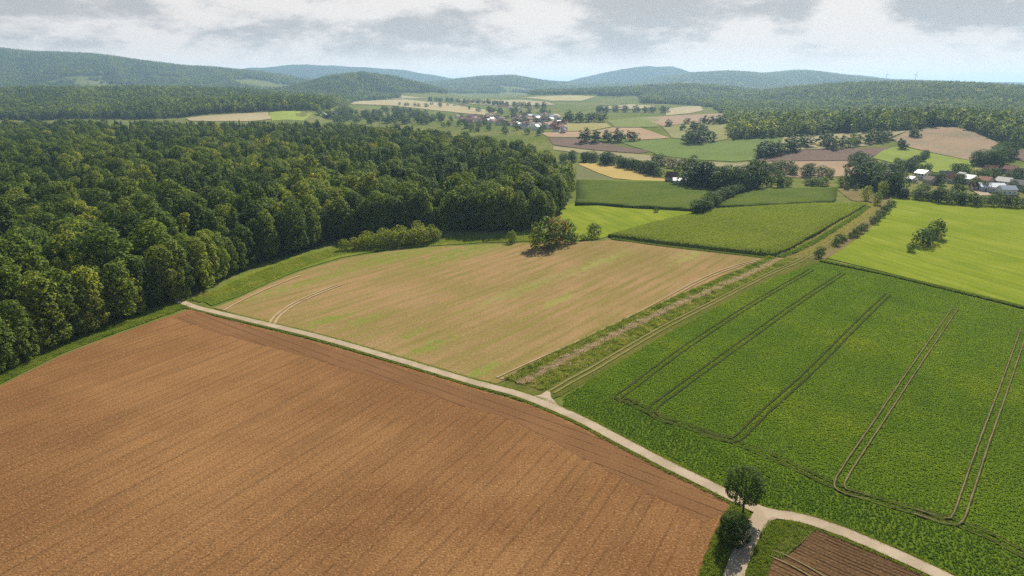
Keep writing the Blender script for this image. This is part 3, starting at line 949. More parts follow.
def spruce_geo(seed, h, R, nleaf, leaf, z0=2.0):
    r = np.random.default_rng(seed)
    f = 1 - np.sqrt(r.uniform(0, 1, nleaf))
    z = z0 + (h - z0) * f
    tier = 0.75 + 0.25 * np.cos(f * 70 + r.uniform(0, 6))
    a = r.uniform(0, 6.283, nleaf)
    rr = R * (1 - f) ** 0.85 * tier * r.uniform(.65, 1.05, nleaf) * (1 + .15 * np.sin(a * 3 + seed)) + .15
    p = np.column_stack([np.cos(a) * rr, np.sin(a) * rr, z - rr * .25])
    nrm = np.column_stack([np.cos(a) * .7, np.sin(a) * .7, np.full(nleaf, .55)])
    return kites(r, p, nrm, leaf * (1))


def trunk_geo(seed, h, r0, limbs, zl):
    r = np.random.default_rng(seed)
    V, F = [], []

    def tube(p0, p1, ra, rb, seg=3, n=7):
        p0, p1 = np.array(p0, float), np.array(p1, float)
        ax = (p1 - p0) / np.linalg.norm(p1 - p0)
        u = np.cross(ax, (0.3, 1, 0.2)); u /= np.linalg.norm(u)
        w = np.cross(ax, u)
        b = len(V)
        for k in range(seg + 1):
            f = k / seg
            c_ = p0 + (p1 - p0) * f + (u * r.uniform(-1, 1) + w * r.uniform(-1, 1)) * ra * .35 * (0 < k < seg)
            rad = ra + (rb - ra) * f
            if k == 0 and p0[2] < .1:
                rad *= 1.35
            for j in range(n):
                a = 6.283 * j / n
                V.append(c_ + (u * math.cos(a) + w * math.sin(a)) * rad)
        for k in range(seg):
            for j in range(n):
                F.append((b + k * n + j, b + k * n + (j + 1) % n, b + (k + 1) * n + (j + 1) % n, b + (k + 1) * n + j))
    tube((0, 0, -.3), (r.uniform(-.02, .02) * h, r.uniform(-.02, .02) * h, h), r0, r0 * .35, 5)
    for k in range(limbs):
        a = 6.283 * k / limbs + r.uniform(-.5, .5)
        z = zl * r.uniform(.9, 1.5)
        L = h * r.uniform(.22, .34)
        tube((0, 0, z), (math.cos(a) * L, math.sin(a) * L, z + L * r.uniform(.6, 1.1)), r0 * .45, r0 * .12, 3, 5)
    return V, F


bark_m, nb = material('bark')
P = nb.n('ShaderNodeTexCoord').outputs['Object']
c = nb.mix(nb.noise(nb.vec('MULTIPLY', P, (1, 1, .2)), 5.0, 4, .6), (0.045, 0.034, 0.024), (0.11, 0.09, 0.065))
finish(nb, c, .9, nb.noise(nb.vec('MULTIPLY', P, (1, 1, .2)), 9.0, 3, .6), .6, .05)


def to_mesh(name, vf, mat, smooth=False):
    me = bpy.data.meshes.new(name)
    me.from_pydata([tuple(map(float, v)) for v in vf[0]], [], [tuple(map(int, f)) for f in vf[1]])
    if smooth:
        me.polygons.foreach_set('use_smooth', [True] * len(me.polygons))
    me.materials.append(mat)
    return me


# kinds: list of (crown mesh, trunk mesh), nominal height
BROAD_G = [crown_geo(100 + i, [7.4, 6.6, 8.0, 6.4, 7.2, 6.0][i], [4, 3, 5, 4, 2, 3][i], [25, 26, 24, 27, 25, 26][i], [26, 24, 30, 24, 28, 22][i], 4600, .46, 'oval' if i % 2 else 'round') for i in range(6)] + [crown_geo(150 + i, [4.6, 5.0][i], 3, [28, 27][i], 24, 3600, .44, 'oval') for i in range(2)]
SPRUCE_G = [spruce_geo(200 + i, [26, 25, 27][i], [4.4, 4.0, 4.8][i], 2200, .5) for i in range(3)]
EDGE_G = [crown_geo(300 + i, [6.6, 5.8, 7.0, 6.2][i], -1.5, [24, 23, 25, 22][i], 36, 5400, .44, 'oval') for i in range(4)]
BUSH_G = [crown_geo(400 + i, [5.0, 4.4, 5.6, 4.2, 4.8][i], -1.6, [12, 13, 11.5, 13, 12][i], 20, 1300, .42) for i in range(5)]
FAR_G = [crown_geo(500 + i, [6.2, 5.6, 6.8, 6.0][i], -2.5, [20, 21, 19, 20][i], 11, 230, 1.3) for i in range(4)]
FARS_G = [spruce_geo(520 + i, 23, 3.0, 110, 1.2, .5) for i in range(2)]
ROAD_G = [crown_geo(600, 4.2, 2.2, 10.0, 30, 5200, .20), crown_geo(601, 3.5, -.2, 7.6, 26, 4200, .19)]
SHRUB_G = [crown_geo(700 + i, 2.0, -.6, [3.6, 3.2, 3.9][i], 14, 420, .26) for i in range(3)]


def kind(gs, h, r0, limbs, zl, tag_):
    return [(to_mesh('crown', g, LEAFM), to_mesh('trunk', trunk_geo(i * 7 + len(tag_), h, r0, limbs, zl), bark_m, True)) for i, g in enumerate(gs)]


BROAD, SPRUCE, EDGE = kind(BROAD_G, 21, .36, 4, 8, 'b'), kind(SPRUCE_G, 24, .26, 0, 8, 'sp'), kind(EDGE_G, 19, .34, 4, 6, 'edg')
BUSH, FARK, ROADK, SHRUB = kind(BUSH_G, 9, .24, 3, 2.5, 'bush'), kind(FAR_G, 14, .3, 0, 5, 'f'), kind(ROAD_G, 7.2, .22, 5, 2.6, 'road'), kind(SHRUB_G, 2.4, .09, 3, .5, 'shrub')
NOM = {'BROAD': 25.5, 'SPRUCE': 28.0, 'EDGE': 23.5, 'BUSH': 12.3, 'FARK': 20.0, 'ROADK': 10.0, 'SHRUB': 3.6}
KIND = {'BROAD': BROAD, 'SPRUCE': SPRUCE, 'EDGE': EDGE, 'BUSH': BUSH, 'FARK': FARK, 'ROADK': ROADK, 'SHRUB': SHRUB}


def plant(name, kd, x, y, h, tint, label, cat='tree', group=None, wide=1.0, var=None, rz=None, lean=0.0):
    """one tree: an Empty at its base with a trunk and a crown (mesh data shared by alike trees)"""
    ks = KIND[kd]
    cm, tm = ks[(var if var is not None else random.randrange(len(ks))) % len(ks)]
    s = h / NOM[kd]
    o = bpy.data.objects.new(name, None)
    o.empty_display_size = 1.0
    C.objects.link(o)
    o.location = (x, y, float(H(x, y)) - 0.05)
    o.rotation_euler = (lean, 0, random.uniform(0, 6.283) if rz is None else rz)
    o.scale = (s * wide, s * wide * random.uniform(.92, 1.08), s)
    tag(o, label, cat, group)
    t = bpy.data.objects.new('trunk', tm)
    C.objects.link(t)
    t.parent = o
    cr = bpy.data.objects.new('crown', cm)
    C.objects.link(cr)
    cr.parent = o
    cr['tint'] = float(tint)
    return o


_ONES = 'zeroth first second third fourth fifth sixth seventh eighth ninth tenth eleventh twelfth thirteenth fourteenth fifteenth sixteenth seventeenth eighteenth nineteenth'.split()
_TENS = {20: ('twentieth', 'twenty'), 30: ('thirtieth', 'thirty'), 40: ('fortieth', 'forty'), 50: ('fiftieth', 'fifty'), 60: ('sixtieth', 'sixty'), 70: ('seventieth', 'seventy'), 80: ('eightieth', 'eighty'), 90: ('ninetieth', 'ninety')}


def ordinal(n):
    if n < 20:
        return _ONES[n]
    a, b = _TENS[n // 10 * 10]
    return a if n % 10 == 0 else b + '-' + _ONES[n % 10]


def tone(t):
    return 'dark green' if t < .3 else 'mid green' if t < .5 else 'olive green' if t < .68 else 'yellowish green' if t < .85 else 'golden'


# ------------------------------------------------------------------ the forest on the left
F_FRONT = gps([(-150, 446), (-60, 406), (0, 378), (55, 350), (105, 330), (155, 311), (198, 293), (235, 275), (270, 261), (305, 251), (335, 241), (380, 236), (420, 232), (450, 231), (500, 231), (530, 229), (548, 224), (558, 214), (565, 204), (573, 194)])
F_BACK = gps([(577, 172), (562, 158), (540, 149), (515, 142), (480, 136), (440, 131), (390, 127), (330, 123.5), (250, 122), (150, 122), (0, 122), (-160, 122)], 25.0)
F_POLY = np.vstack([F_FRONT, F_BACK])
mn, mx = F_POLY.min(0), F_POLY.max(0)
fx, fy = jgrid(F_POLY, 9.6, 31, .44)
k = in_view(fx, fy, 12.0, 110)
fx, fy = fx[k], fy[k]
fe = segdist(fx, fy, F_FRONT)
k = fe > 2.0
fx, fy, fe = fx[k], fy[k], fe[k]
# an even front row
_L = smooth_line(F_FRONT, 6)
_c = np.concatenate([[0], np.cumsum(np.hypot(*np.diff(_L, axis=0).T))])
_s = np.arange(3.0, _c[-1], 5.6) + RNG.uniform(-1.5, 1.5, len(np.arange(3.0, _c[-1], 5.6)))
_t = np.column_stack([np.interp(_s + 2, _c, _L[:, 0]) - np.interp(_s - 2, _c, _L[:, 0]), np.interp(_s + 2, _c, _L[:, 1]) - np.interp(_s - 2, _c, _L[:, 1])])
_t /= np.hypot(*_t.T)[:, None]
_o = RNG.uniform(2.0, 5.5, len(_s))
ax, ay = np.interp(_s, _c, _L[:, 0]) - _t[:, 1] * _o, np.interp(_s, _c, _L[:, 1]) + _t[:, 0] * _o
k = (fe > 8.0)
fx, fy = np.concatenate([fx[k], ax]), np.concatenate([fy[k], ay])
k = in_view(fx, fy, 12.0, 110)
fx, fy = fx[k], fy[k]
fe = segdist(fx, fy, F_FRONT)
fd = np.hypot(fx, fy)
ftint = np.clip(.44 + .20 * wob(fx, fy, 160.0) + RNG.normal(0, .15, len(fx)), .02, .76)
gold = RNG.uniform(0, 1, len(fx)) < .02
ftint[gold] = RNG.uniform(.74, .84, gold.sum())
fh = RNG.uniform(17, 30, len(fx)) * np.where(fe < 12, .88, 1.0) * (1 + .05 * wob(fx + 9, fy, 120.0))
con = (wob(fx - 70, fy + 30, 230.0) > .30) & (fe > 25) | ((RNG.uniform(0, 1, len(fx)) < .15) & (fe > 12))
ftint[con] = RNG.uniform(.0, .45, con.sum())
hole = (RNG.uniform(0, 1, len(fx)) < .07) & (fe > 14)
fx, fy, fe, fd, ftint, fh, con = [a[~hole] for a in (fx, fy, fe, fd, ftint, fh, con)]
score = np.where(fe < 11, 1.0, np.where(fe < 22, .5, .30)) * (fh / fd) ** 2
upx, upy = to_px(fx, fy, fh * .5)
score[(upx < -25)] = 0
sel = np.zeros(len(fx), bool)
sel[np.argsort(-score)[:300]] = True
edge_ids = [i for i in np.argsort(upx) if sel[i] and fe[i] < 11 and not con[i]]
cnt = {}
for i in edge_ids:
    z = 0 if upx[i] < 190 else 1 if upx[i] < 345 else 2 if upx[i] < 440 else 3
    cnt[z] = cnt.get(z, 0) + 1
    place = ('along the forest edge above the brown field', 'along the forest edge above the sunlit verge', 'along the forest edge behind pale young trees', 'along the forest edge beyond the stubble')[z]
    plant('forest_tree', 'EDGE', fx[i], fy[i], fh[i] * .97, ftint[i], f'{ordinal(cnt[z])} {tone(ftint[i])} tree from the left {place}', 'tree', 'trees of the forest on the left', wide=random.uniform(.95, 1.2))
es = set(edge_ids)
for i in np.where(sel)[0]:
    if i in es:
        continue
    u = upx[i]
    band = 'above the left part of the brown field' if u < 110 else 'above the left end of the lane' if u < 240 else 'above the grass verge' if u < 345 else 'behind the pale young trees' if u < 440 else 'above the far end of the stubble'
    what = 'slim dark spruce' if con[i] else f'{tone(ftint[i])} broadleaf tree'
    plant('spruce_tree' if con[i] else 'forest_tree', 'SPRUCE' if con[i] else 'BROAD', fx[i], fy[i], fh[i] * (1.06 if con[i] else 1), ftint[i],
          f'{what} in the forest canopy {band}', 'tree', f'{what}s in the forest {band}', wide=random.uniform(1.0, 1.5))
r_ = ~sel
P3 = np.column_stack([fx, fy, H(fx, fy)])
nearm = r_
b_ = nearm & ~con
sc = (fh / 25.5)
wv_ = RNG.uniform(.95, 1.45, len(fx))
scatter('forest_canopy', 'dense mixed forest canopy stretching back behind the edge trees', BROAD_G, P3[b_], np.column_stack([sc * wv_, sc * wv_, sc])[b_], ftint[b_], LEAFM, 41)
b_ = nearm & con
scatter('spruce_canopy', 'dark spruce stands among the broadleaf forest canopy', SPRUCE_G, P3[b_], np.column_stack([sc * wv_, sc * wv_, sc * 1.05])[b_], ftint[b_], LEAFM, 42)

# ------------------------------------------------------------------ wooded hills far off
def wood_points(umin, umax, y0, y1, st, seed):
    r = np.random.default_rng(seed)
    Y = np.arange(y0, y1, st)
    xs, ys = [], []
    for yy in Y:
        X = np.arange(umin * yy, umax * yy, st)
        xs.append(X); ys.append(np.full(len(X), yy))
    x, y = np.concatenate(xs), np.concatenate(ys)
    x = x + r.uniform(-.45, .45, len(x)) * st
    y = y + r.uniform(-.45, .45, len(y)) * st
    k = wood_mask(x, y)
    return x[k], y[k]


X_, Y_, S_, T_ = [], [], [], []
for (u0, u1, y0, y1, st, hs) in ((.18, .80, 850, 2300, 11.5, 1.05), (.18, .80, 2300, 3400, 13.5, 1.1), (-.80, -.18, 1300, 2300, 11.5, 1.05), (-.80, -.12, 2300, 3400, 13.5, 1.1), (-.80, .80, 3400, 4700, 17, 1.25), (-.8, .8, 4700, 6200, 20, 1.4), (-.35, .6, 6200, 8400, 32, 1.8)):
    x, y = wood_points(u0, u1, y0, y1, st, int(y0 + u0 * 10))
    X_.append(x); Y_.append(y)
    S_.append(RNG.uniform(.62, 1.2, len(x)) * hs)
    T_.append(np.clip(.42 + .24 * wob(x, y, 320.0) + RNG.normal(0, .14, len(x)), .02, .85))
x, y, s, t = map(np.concatenate, (X_, Y_, S_, T_))
dd = np.hypot(x, y)
wd_ = np.where(dd > 3300, 1.5, 1.35) * s
print('far wood', len(x))
scatter('distant_woodland', 'hazy woodland covering the far hills on both sides', FAR_G + FARS_G, np.column_stack([x, y, H(x, y) - 1.0]), np.column_stack([wd_, wd_, np.where(dd > 3300, np.minimum(s, 1.25), s)]), t, LEAFM, 43)

# ------------------------------------------------------------------ single trees, bushes and hedges
p = gp(743, 514)
plant('roadside_tree', 'ROADK', p[0], p[1], 10.2, .26, 'round leafy tree with bare trunk beside the lane fork', 'tree', var=0, wide=1.0)
p = gp(733, 545)
plant('roadside_tree', 'ROADK', p[0], p[1], 6.7 / 7.6 * 10, .10, 'dark bushy low tree beside the side lane, below the round one', 'tree', var=1, wide=1.0)


def at(px, py, name, kd, h, tint, label, cat='tree', group=None, **kw):
    q = gp(px, py)
    return plant(name, kd, q[0], q[1], h, tint, label, cat, group, **kw)


G1 = 'copse at the corner of the stubble field'
at(549, 247, 'field_tree', 'BUSH', 17, .46, 'tall tree in the middle of the copse by the stubble field', group=G1, wide=1.2)
at(556, 243, 'field_tree', 'BUSH', 15.0, .98, 'rust red topped tree in the copse by the stubble field', group=G1, wide=1.0)
at(536, 249, 'field_tree', 'BUSH', 11, .70, 'yellowish tree at the left end of the copse by the stubble field', group=G1)
at(565, 243, 'field_tree', 'BUSH', 13.5, .28, 'dark tree at the right side of the copse by the stubble field', group=G1)
at(574, 242.5, 'shrub', 'SHRUB', 5.5, .32, 'rounded shrub right of the copse by the stubble field', 'shrub', G1)
at(583, 240, 'shrub', 'SHRUB', 3.6, .45, 'low shrub between the copse and the lone dark tree', 'shrub', G1)
at(594, 237, 'field_tree', 'BUSH', 8.6, .10, 'lone small dark tree where bright meadow meets the maize', wide=1.05)
at(512, 242.5, 'field_tree', 'BUSH', 7.0, .58, 'small round pale tree in front of the forest end', wide=1.2)
at(656, 212.5, 'shrub', 'SHRUB', 3.2, .3, 'small shrub on the edge of the deep green maize', 'shrub')
ys = [(344, 253, 6.5), (354, 252, 7), (363, 251.5, 8), (371, 251, 7.5), (380, 250, 9), (389, 249.5, 9.5), (397, 249, 8.5), (406, 248, 10), (415, 247, 9.5), (424, 246, 10), (432, 244.5, 9.5),
      (368, 248, 9), (384, 246.5, 10), (400, 245.5, 10.5), (418, 243.5, 11), (437, 243, 7)]
for i, (u, v, h) in enumerate(sorted(ys)):
    at(u, v - 2.5, 'young_tree', 'BUSH', h, random.uniform(.62, .78), f'{ordinal(i + 1)} pale young tree from the left in the clump before the forest', group='pale young trees before the forest', wide=1.05)
for i, (u, v, h, w) in enumerate([(936, 238, 11.5, 1.1), (922, 246, 10, 1.15), (911, 251.5, 5, 1.2), (929, 243, 10, 1.1)]):
    at(u, v, 'meadow_tree', 'BUSH', h, .06 + .05 * i, ('tallest dark tree of the clump in the bright meadow', 'middle dark tree of the clump in the bright meadow', 'small dark bush at the foot of the clump in the bright meadow', 'dark tree behind the middle of the clump in the bright meadow')[i], group='dark clump in the bright meadow', wide=w)
for i, (u, v, h) in enumerate([(818, 257.5, 4), (821, 253, 4), (836, 245.5, 4.2), (839.5, 241.5, 4.5), (845, 241, 2.5), (850.5, 238, 3.2), (855, 236.5, 4.6), (859, 233, 4.6), (863.5, 230, 4.6), (873.5, 224, 5), (877, 221, 4.2), (880, 217.5, 5.4), (884.5, 213.5, 5.6), (887, 210, 4.2), (891, 207, 5.6)]):
    at(u, v, 'shrub', 'SHRUB', h, random.uniform(.08, .3), f'{ordinal(i + 1)} shrub from the near end of the row beside the dry strip', 'shrub', 'shrubs along the dry strip', wide=1.15)
at(866, 201, 'field_tree', 'BUSH', 11, .74, 'brownish round tree at the head of the dry strip', wide=1.15)
at(877, 205.5, 'field_tree', 'BUSH', 9.5, .52, 'olive tree just below the brownish round tree', wide=1.05)
at(882, 197, 'field_tree', 'BUSH', 12.5, .62, 'taller olive tree right of the brownish round tree', wide=1.0)
at(846, 190, 'shrub', 'SHRUB', 5, .2, 'dark shrub left of the brownish round tree', 'shrub')
at(855, 190.5, 'shrub', 'SHRUB', 4.4, .35, 'second shrub left of the brownish round tree', 'shrub')


def belt(px_line, spacing, h0, h1, t0, t1, what, where, kd='BUSH', wide=1.15, jit=2.5, name='hedgerow_tree', seed=0, rows=1):
    L = smooth_line(gps(px_line), 6)
    seg = np.hypot(*np.diff(L, axis=0).T)
    cum = np.concatenate([[0], np.cumsum(seg)])
    spacing = spacing * (2.05 if rows > 1 else 1.5)
    n = max(1, int(cum[-1] / spacing))
    rr = random.Random(seed)
    items = []
    for q in range(rows):
        for i in range(n + 1):
            s = (i + rr.uniform(-.3, .3)) * cum[-1] / max(n, 1)
            x = np.interp(s, cum, L[:, 0]) + rr.uniform(-jit, jit)
            y = np.interp(s, cum, L[:, 1]) + rr.uniform(-jit, jit) + q * spacing * .9
            items.append((float(to_px(x, y, 0)[0]), x, y))
    items.sort()
    for i, (u, x, y) in enumerate(items):
        t = rr.uniform(t0, t1)
        plant(name, kd, x, y, rr.uniform(h0, h1), t, f'{ordinal(i + 1)} {what} from the left {where}', 'tree' if 'tree' in name else 'shrub', f'{what}s {where}', wide=wide * rr.uniform(1.05, 1.5) * (1.25 if kd == 'FARK' else 1))


belt([(697, 215), (706, 209.5), (714, 204), (724, 199), (735, 194.5), (746, 190)], 4.2, 7, 10, .05, .3, 'dark hedge tree', 'in the hedge along the maize', seed=1, jit=1.2)
belt([(694, 186), (706, 188), (718, 190), (730, 191.5), (744, 189.5), (752, 187)], 8, 17, 23, .05, .3, 'tall dark tree', 'in the grove behind the hedge', seed=2, rows=2)
belt([(752, 188), (766, 187), (780, 187.5)], 6, 10, 19, .25, .55, 'slender tree', 'right of the dark grove', seed=3, wide=.8)
belt([(782, 187.5), (810, 187), (840, 186.5), (862, 187)], 6.5, 7, 11, .1, .5, 'bushy tree', 'in the belt behind the maize plot', seed=4)
belt([(858, 186), (872, 187), (884, 191), (894, 195)], 6, 15, 20, .03, .25, 'big dark tree', 'in the grove at the meadow corner', seed=5, rows=2)
belt([(900, 197.5), (930, 201), (965, 204.8), (1000, 206.8), (1030, 208), (1070, 211)], 3.6, 7, 11.5, .05, .34, 'hedge tree', 'along the far side of the bright meadow', seed=6, jit=2.0)
belt([(900, 191), (930, 194), (965, 197), (1000, 199), (1035, 201)], 13, 7, 11, .08, .45, 'garden tree', 'behind the hedge of the bright meadow', seed=7, jit=4)
belt([(562, 163), (580, 162), (600, 163.5), (625, 168), (645, 173), (658, 176.5)], 7, 10, 14, .05, .28, 'dark belt tree', 'in the belt behind the golden strip', seed=8, rows=2)
belt([(655, 163), (668, 166), (682, 168), (694, 166)], 12, 10, 14, .08, .35, 'round tree', 'on the rough pasture above the white farm', seed=9, jit=4)
belt([(584, 143), (594, 143), (604, 142.5), (612, 142), (621, 142)], 9, 15, 21, .05, .25, 'field copse tree', 'in the copse on the pinkish field', seed=10, rows=2, kd='FARK')
belt([(630, 141), (635, 141)], 8, 14, 17, .1, .2, 'lone tree', 'right of the copse on the pinkish field', seed=11, kd='FARK')
belt([(690, 144), (698, 143.5), (706, 142.5), (711, 141.5)], 9, 14, 19, .05, .25, 'round field tree', 'in the clump on the pale grass slope', seed=12, kd='FARK', rows=2)
belt([(682, 130), (690, 130.5), (698, 131.5), (705, 134)], 12, 12, 17, .1, .25, 'small field tree', 'in the row above the clump', seed=13, kd='FARK')
belt([(668, 126.5), (680, 125), (694, 124), (702, 123.8)], 36, 12, 16, .1, .2, 'tiny tree', 'in the dotted row on the pink strip', seed=14, kd='FARK')
belt([(706, 124.5), (714, 125), (722, 124), (728, 123)], 14, 16, 20, .1, .2, 'tree', 'beside the far block of woodland', seed=15, kd='FARK')
belt([(762, 158), (770, 156.5), (778, 154.5), (790, 152.5), (798, 151)], 8, 14, 19, .05, .2, 'dark tree', 'in the clump left of the mauve field', seed=16, kd='FARK', rows=2)
belt([(806, 147), (814, 146), (824, 146.5), (830, 146)], 10, 14, 19, .05, .2, 'tree', 'in the pair of clumps on the cream strip', seed=17, kd='FARK', rows=2)
belt([(833, 150), (842, 148.5), (852, 146), (866, 144), (878, 142), (887, 139)], 9, 10, 16, .1, .4, 'bushy tree', 'in the hedge above the mauve field', seed=18, kd='FARK', rows=2)
belt([(758, 175), (772, 174), (786, 173.5), (800, 176), (830, 178)], 8, 10, 15, .1, .35, 'dark tree', 'in the clump below the pink field', seed=19, rows=2)
belt([(862, 165), (870, 170), (880, 174), (892, 177), (900, 182)], 7, 11, 15, .03, .22, 'dark tree', 'in the grove below the mauve field', seed=20, rows=2)
belt([(896, 166), (906, 168), (916, 172), (926, 175)], 8, 9, 13, .05, .25, 'hedge tree', 'below the sloping meadow', seed=21)
belt([(912, 165), (920, 161), (926, 155)], 9, 6, 9, .05, .25, 'shrubby tree', 'in the short hedge on the sloping meadow', seed=22)
belt([(985, 168), (994, 165), (1002, 162), (1010, 158)], 8, 13, 19, .03, .2, 'tall dark tree', 'at the corner of the hill field', seed=23, rows=2)
belt([(950, 176), (958, 175), (964, 176)], 7, 10, 13, .05, .2, 'dark round tree', 'between the houses below the sloping meadow', seed=24)
belt([(900, 149), (901, 149.5)], 9, 12, 13, .1, .15, 'lone round tree', 'on the edge of the hill field', seed=25, kd='FARK')
belt([(915, 136.5), (916, 137)], 9, 11, 13, .1, .15, 'lone small tree', 'on top of the hill field', seed=26, kd='FARK')
belt([(975, 181), (990, 182), (1008, 181), (1024, 184), (1040, 182)], 11, 8, 13, .05, .4, 'garden tree', 'among the roofs of the right village', seed=27, rows=2, jit=4)
belt([(935, 183), (950, 186), (965, 187), (980, 190), (1000, 192), (1030, 193)], 9, 8, 12, .08, .45, 'leafy garden tree', 'in front of the right village', seed=28, jit=3)
belt([(600, 112.5), (615, 112), (630, 112), (645, 112.5), (665, 113)], 14, 17, 23, .05, .2, 'dark tree', 'in the far row behind the dull green field', seed=29, kd='FARK', rows=2)
belt([(570, 122), (580, 122.5), (590, 122), (602, 122)], 11, 17, 22, .05, .2, 'dark tree', 'beside the far village field', seed=30, kd='FARK', rows=2)
belt([(430, 101.5), (455, 102.5), (480, 104), (510, 106.5), (545, 108.5)], 22, 16, 22, .05, .2, 'dark tree', 'in the far belt above the village', seed=31, kd='FARK', rows=2)
belt([(400, 105.5), (420, 107), (440, 107.5)], 25, 13, 18, .05, .2, 'dark tree', 'at the upper rim of the long cream field', seed=32, kd='FARK')


def cluster(poly, n, h0, h1, t0, t1, label, group, kd='FARK', seed=0, name='village_tree'):
    P = gps(poly)
    rr = np.random.default_rng(seed)
    mn, mx = P.min(0), P.max(0)
    c_ = 0
    while c_ < n:
        # spread evenly in the photograph's foreshortened area
        u = rr.uniform(min(p_[0] for p_ in poly), max(p_[0] for p_ in poly))
        v = rr.uniform(min(p_[1] for p_ in poly), max(p_[1] for p_ in poly))
        if not inpoly(np.array([u]), np.array([v]), np.array(poly, float))[0]:
            continue
        q = gp(u, v)
        if not inpoly(np.array([q[0]]), np.array([q[1]]), P)[0]:
            continue
        plant(name, kd, q[0], q[1], rr.uniform(h0, h1), rr.uniform(t0, t1), label, 'tree', group, wide=rr.uniform(1.3, 2.1))
        c_ += 1


cluster([(318, 116), (345, 110), (395, 110), (440, 116), (450, 124), (430, 126), (340, 124)], 130, 13, 19, .05, .4, 'bluish green tree of the loose woodland left of the far village', 'loose woodland left of the far village', seed=51)
cluster([(440, 117), (500, 115), (560, 116), (568, 124), (545, 136), (500, 136), (440, 127)], 85, 8, 13, .05, .4, 'bluish green garden tree between the houses of the far village', 'garden trees of the far village', seed=52)
cluster([(460, 108), (500, 112), (540, 111), (560, 113), (540, 116), (490, 115)], 25, 12, 18, .05, .3, 'small dark tree on the rise behind the far village', 'trees behind the far village', seed=53)

# ------------------------------------------------------------------ houses
def plain(name, c_, rough=.8, n=0.12, sc=0.6):
    m, nb = material(name)
    P = nb.n('ShaderNodeNewGeometry').outputs['Position']
    col = nb.mix(1.0, c_, nb.gray(nb.noise(P, sc, 4, .6), 1 - n, 1 + n), 'MULTIPLY')
    finish(nb, col, rough, nb.noise(P, 4.0, 2, .5), .15, .05, .3)
    return m


WALLS = [plain('white_render', (.78, .77, .74)), plain('cream_render', (.66, .58, .46)), plain('grey_render', (.50, .50, .49)), plain('pink_render', (.60, .44, .38))]
ROOFS = [plain('red_tiles', (.32, .11, .065), .8, .25, 1.2), plain('brown_tiles', (.13, .075, .055), .8, .25, 1.2), plain('slate_roof', (.10, .105, .12), .6, .2, 1.2), plain('pale_metal_roof', (.55, .60, .63), .45, .08)]
GLASSM, nb = material('window_glass')
finish(nb, (.03, .04, .05), .12, spec=.6)
DOORM = plain('brown_door', (.12, .06, .03))


def box(x0, x1, y0, y1, z0, z1):
    return [(x0, y0, z0), (x1, y0, z0), (x1, y1, z0), (x0, y1, z0), (x0, y0, z1), (x1, y0, z1), (x1, y1, z1), (x0, y1, z1)], [(0, 3, 2, 1), (4, 5, 6, 7), (0, 1, 5, 4), (1, 2, 6, 5), (2, 3, 7, 6), (3, 0, 4, 7)]


def house(px, py, w, l, h, rise, rz, wall, roof, label, group, detail=True, name='house'):
    q = gp(px, py)
    e = bpy.data.objects.new(name, None)
    C.objects.link(e)
    e.location = (q[0], q[1], float(H(q[0], q[1])))
    e.rotation_euler = (0, 0, rz)
    tag(e, label, 'house' if name == 'house' else name.replace('_', ' '), group)
    a, b = w / 2, l / 2
    V = [(-a, -b, -1), (a, -b, -1), (a, b, -1), (-a, b, -1), (-a, -b, h), (a, -b, h), (a, b, h), (-a, b, h), (0, -b, h + rise - .05), (0, b, h + rise - .05)]
    mesh_obj('wall', V, [(0, 1, 5, 8, 4), (1, 2, 6, 5), (2, 3, 7, 9, 6), (3, 0, 4, 7)], wall, e)
    o_, th = .5, .25
    sl = rise / a
    V, F = [], []
    for s in (-1, 1):
        k = len(V)
        V += [(0, -b - o_, h + rise + .02), (s * (a + o_), -b - o_, h - o_ * sl + .02), (s * (a + o_), b + o_, h - o_ * sl + .02), (0, b + o_, h + rise + .02)]
        V += [(x_, y_, z_ + th) for (x_, y_, z_) in V[k:k + 4]]
        F += [tuple(k + i for i in f) for f in ((0, 1, 2, 3), (4, 7, 6, 5), (0, 4, 5, 1), (1, 5, 6, 2), (2, 6, 7, 3))]
    rf = mesh_obj('roof', V, F, roof, e)
    v, f = box(a * .25, a * .25 + .7, -b * .3, -b * .3 + .7, h + rise * .4, h + rise + .9)
    mesh_obj('chimney', v, f, ROOFS[1], rf)
    if detail:
        for s in (-1, 1):
            for k in range(3):
                yy = -b + l * (k + .5) / 3
                for fl in range(2 if h > 4.5 else 1):
                    v, f = box(s * a - .04 if s < 0 else a - .02, s * a + .02 if s < 0 else a + .04, yy - .6, yy + .6, .9 + fl * 2.7, 2.2 + fl * 2.7)
                    mesh_obj('window', v, f, GLASSM, e)
        for k in (-.5, .5):
            for fl in range(2 if h > 4.5 else 1):
                v, f = box(k * a - .6, k * a + .6, -b - .04, -b + .02, .9 + fl * 2.7, 2.2 + fl * 2.7)
                mesh_obj('window', v, f, GLASSM, e)
        v, f = box(-.5, .5, -b - .05, -b + .02, 0, 2.1)
        mesh_obj('door', v, f, DOORM, e)
    return e


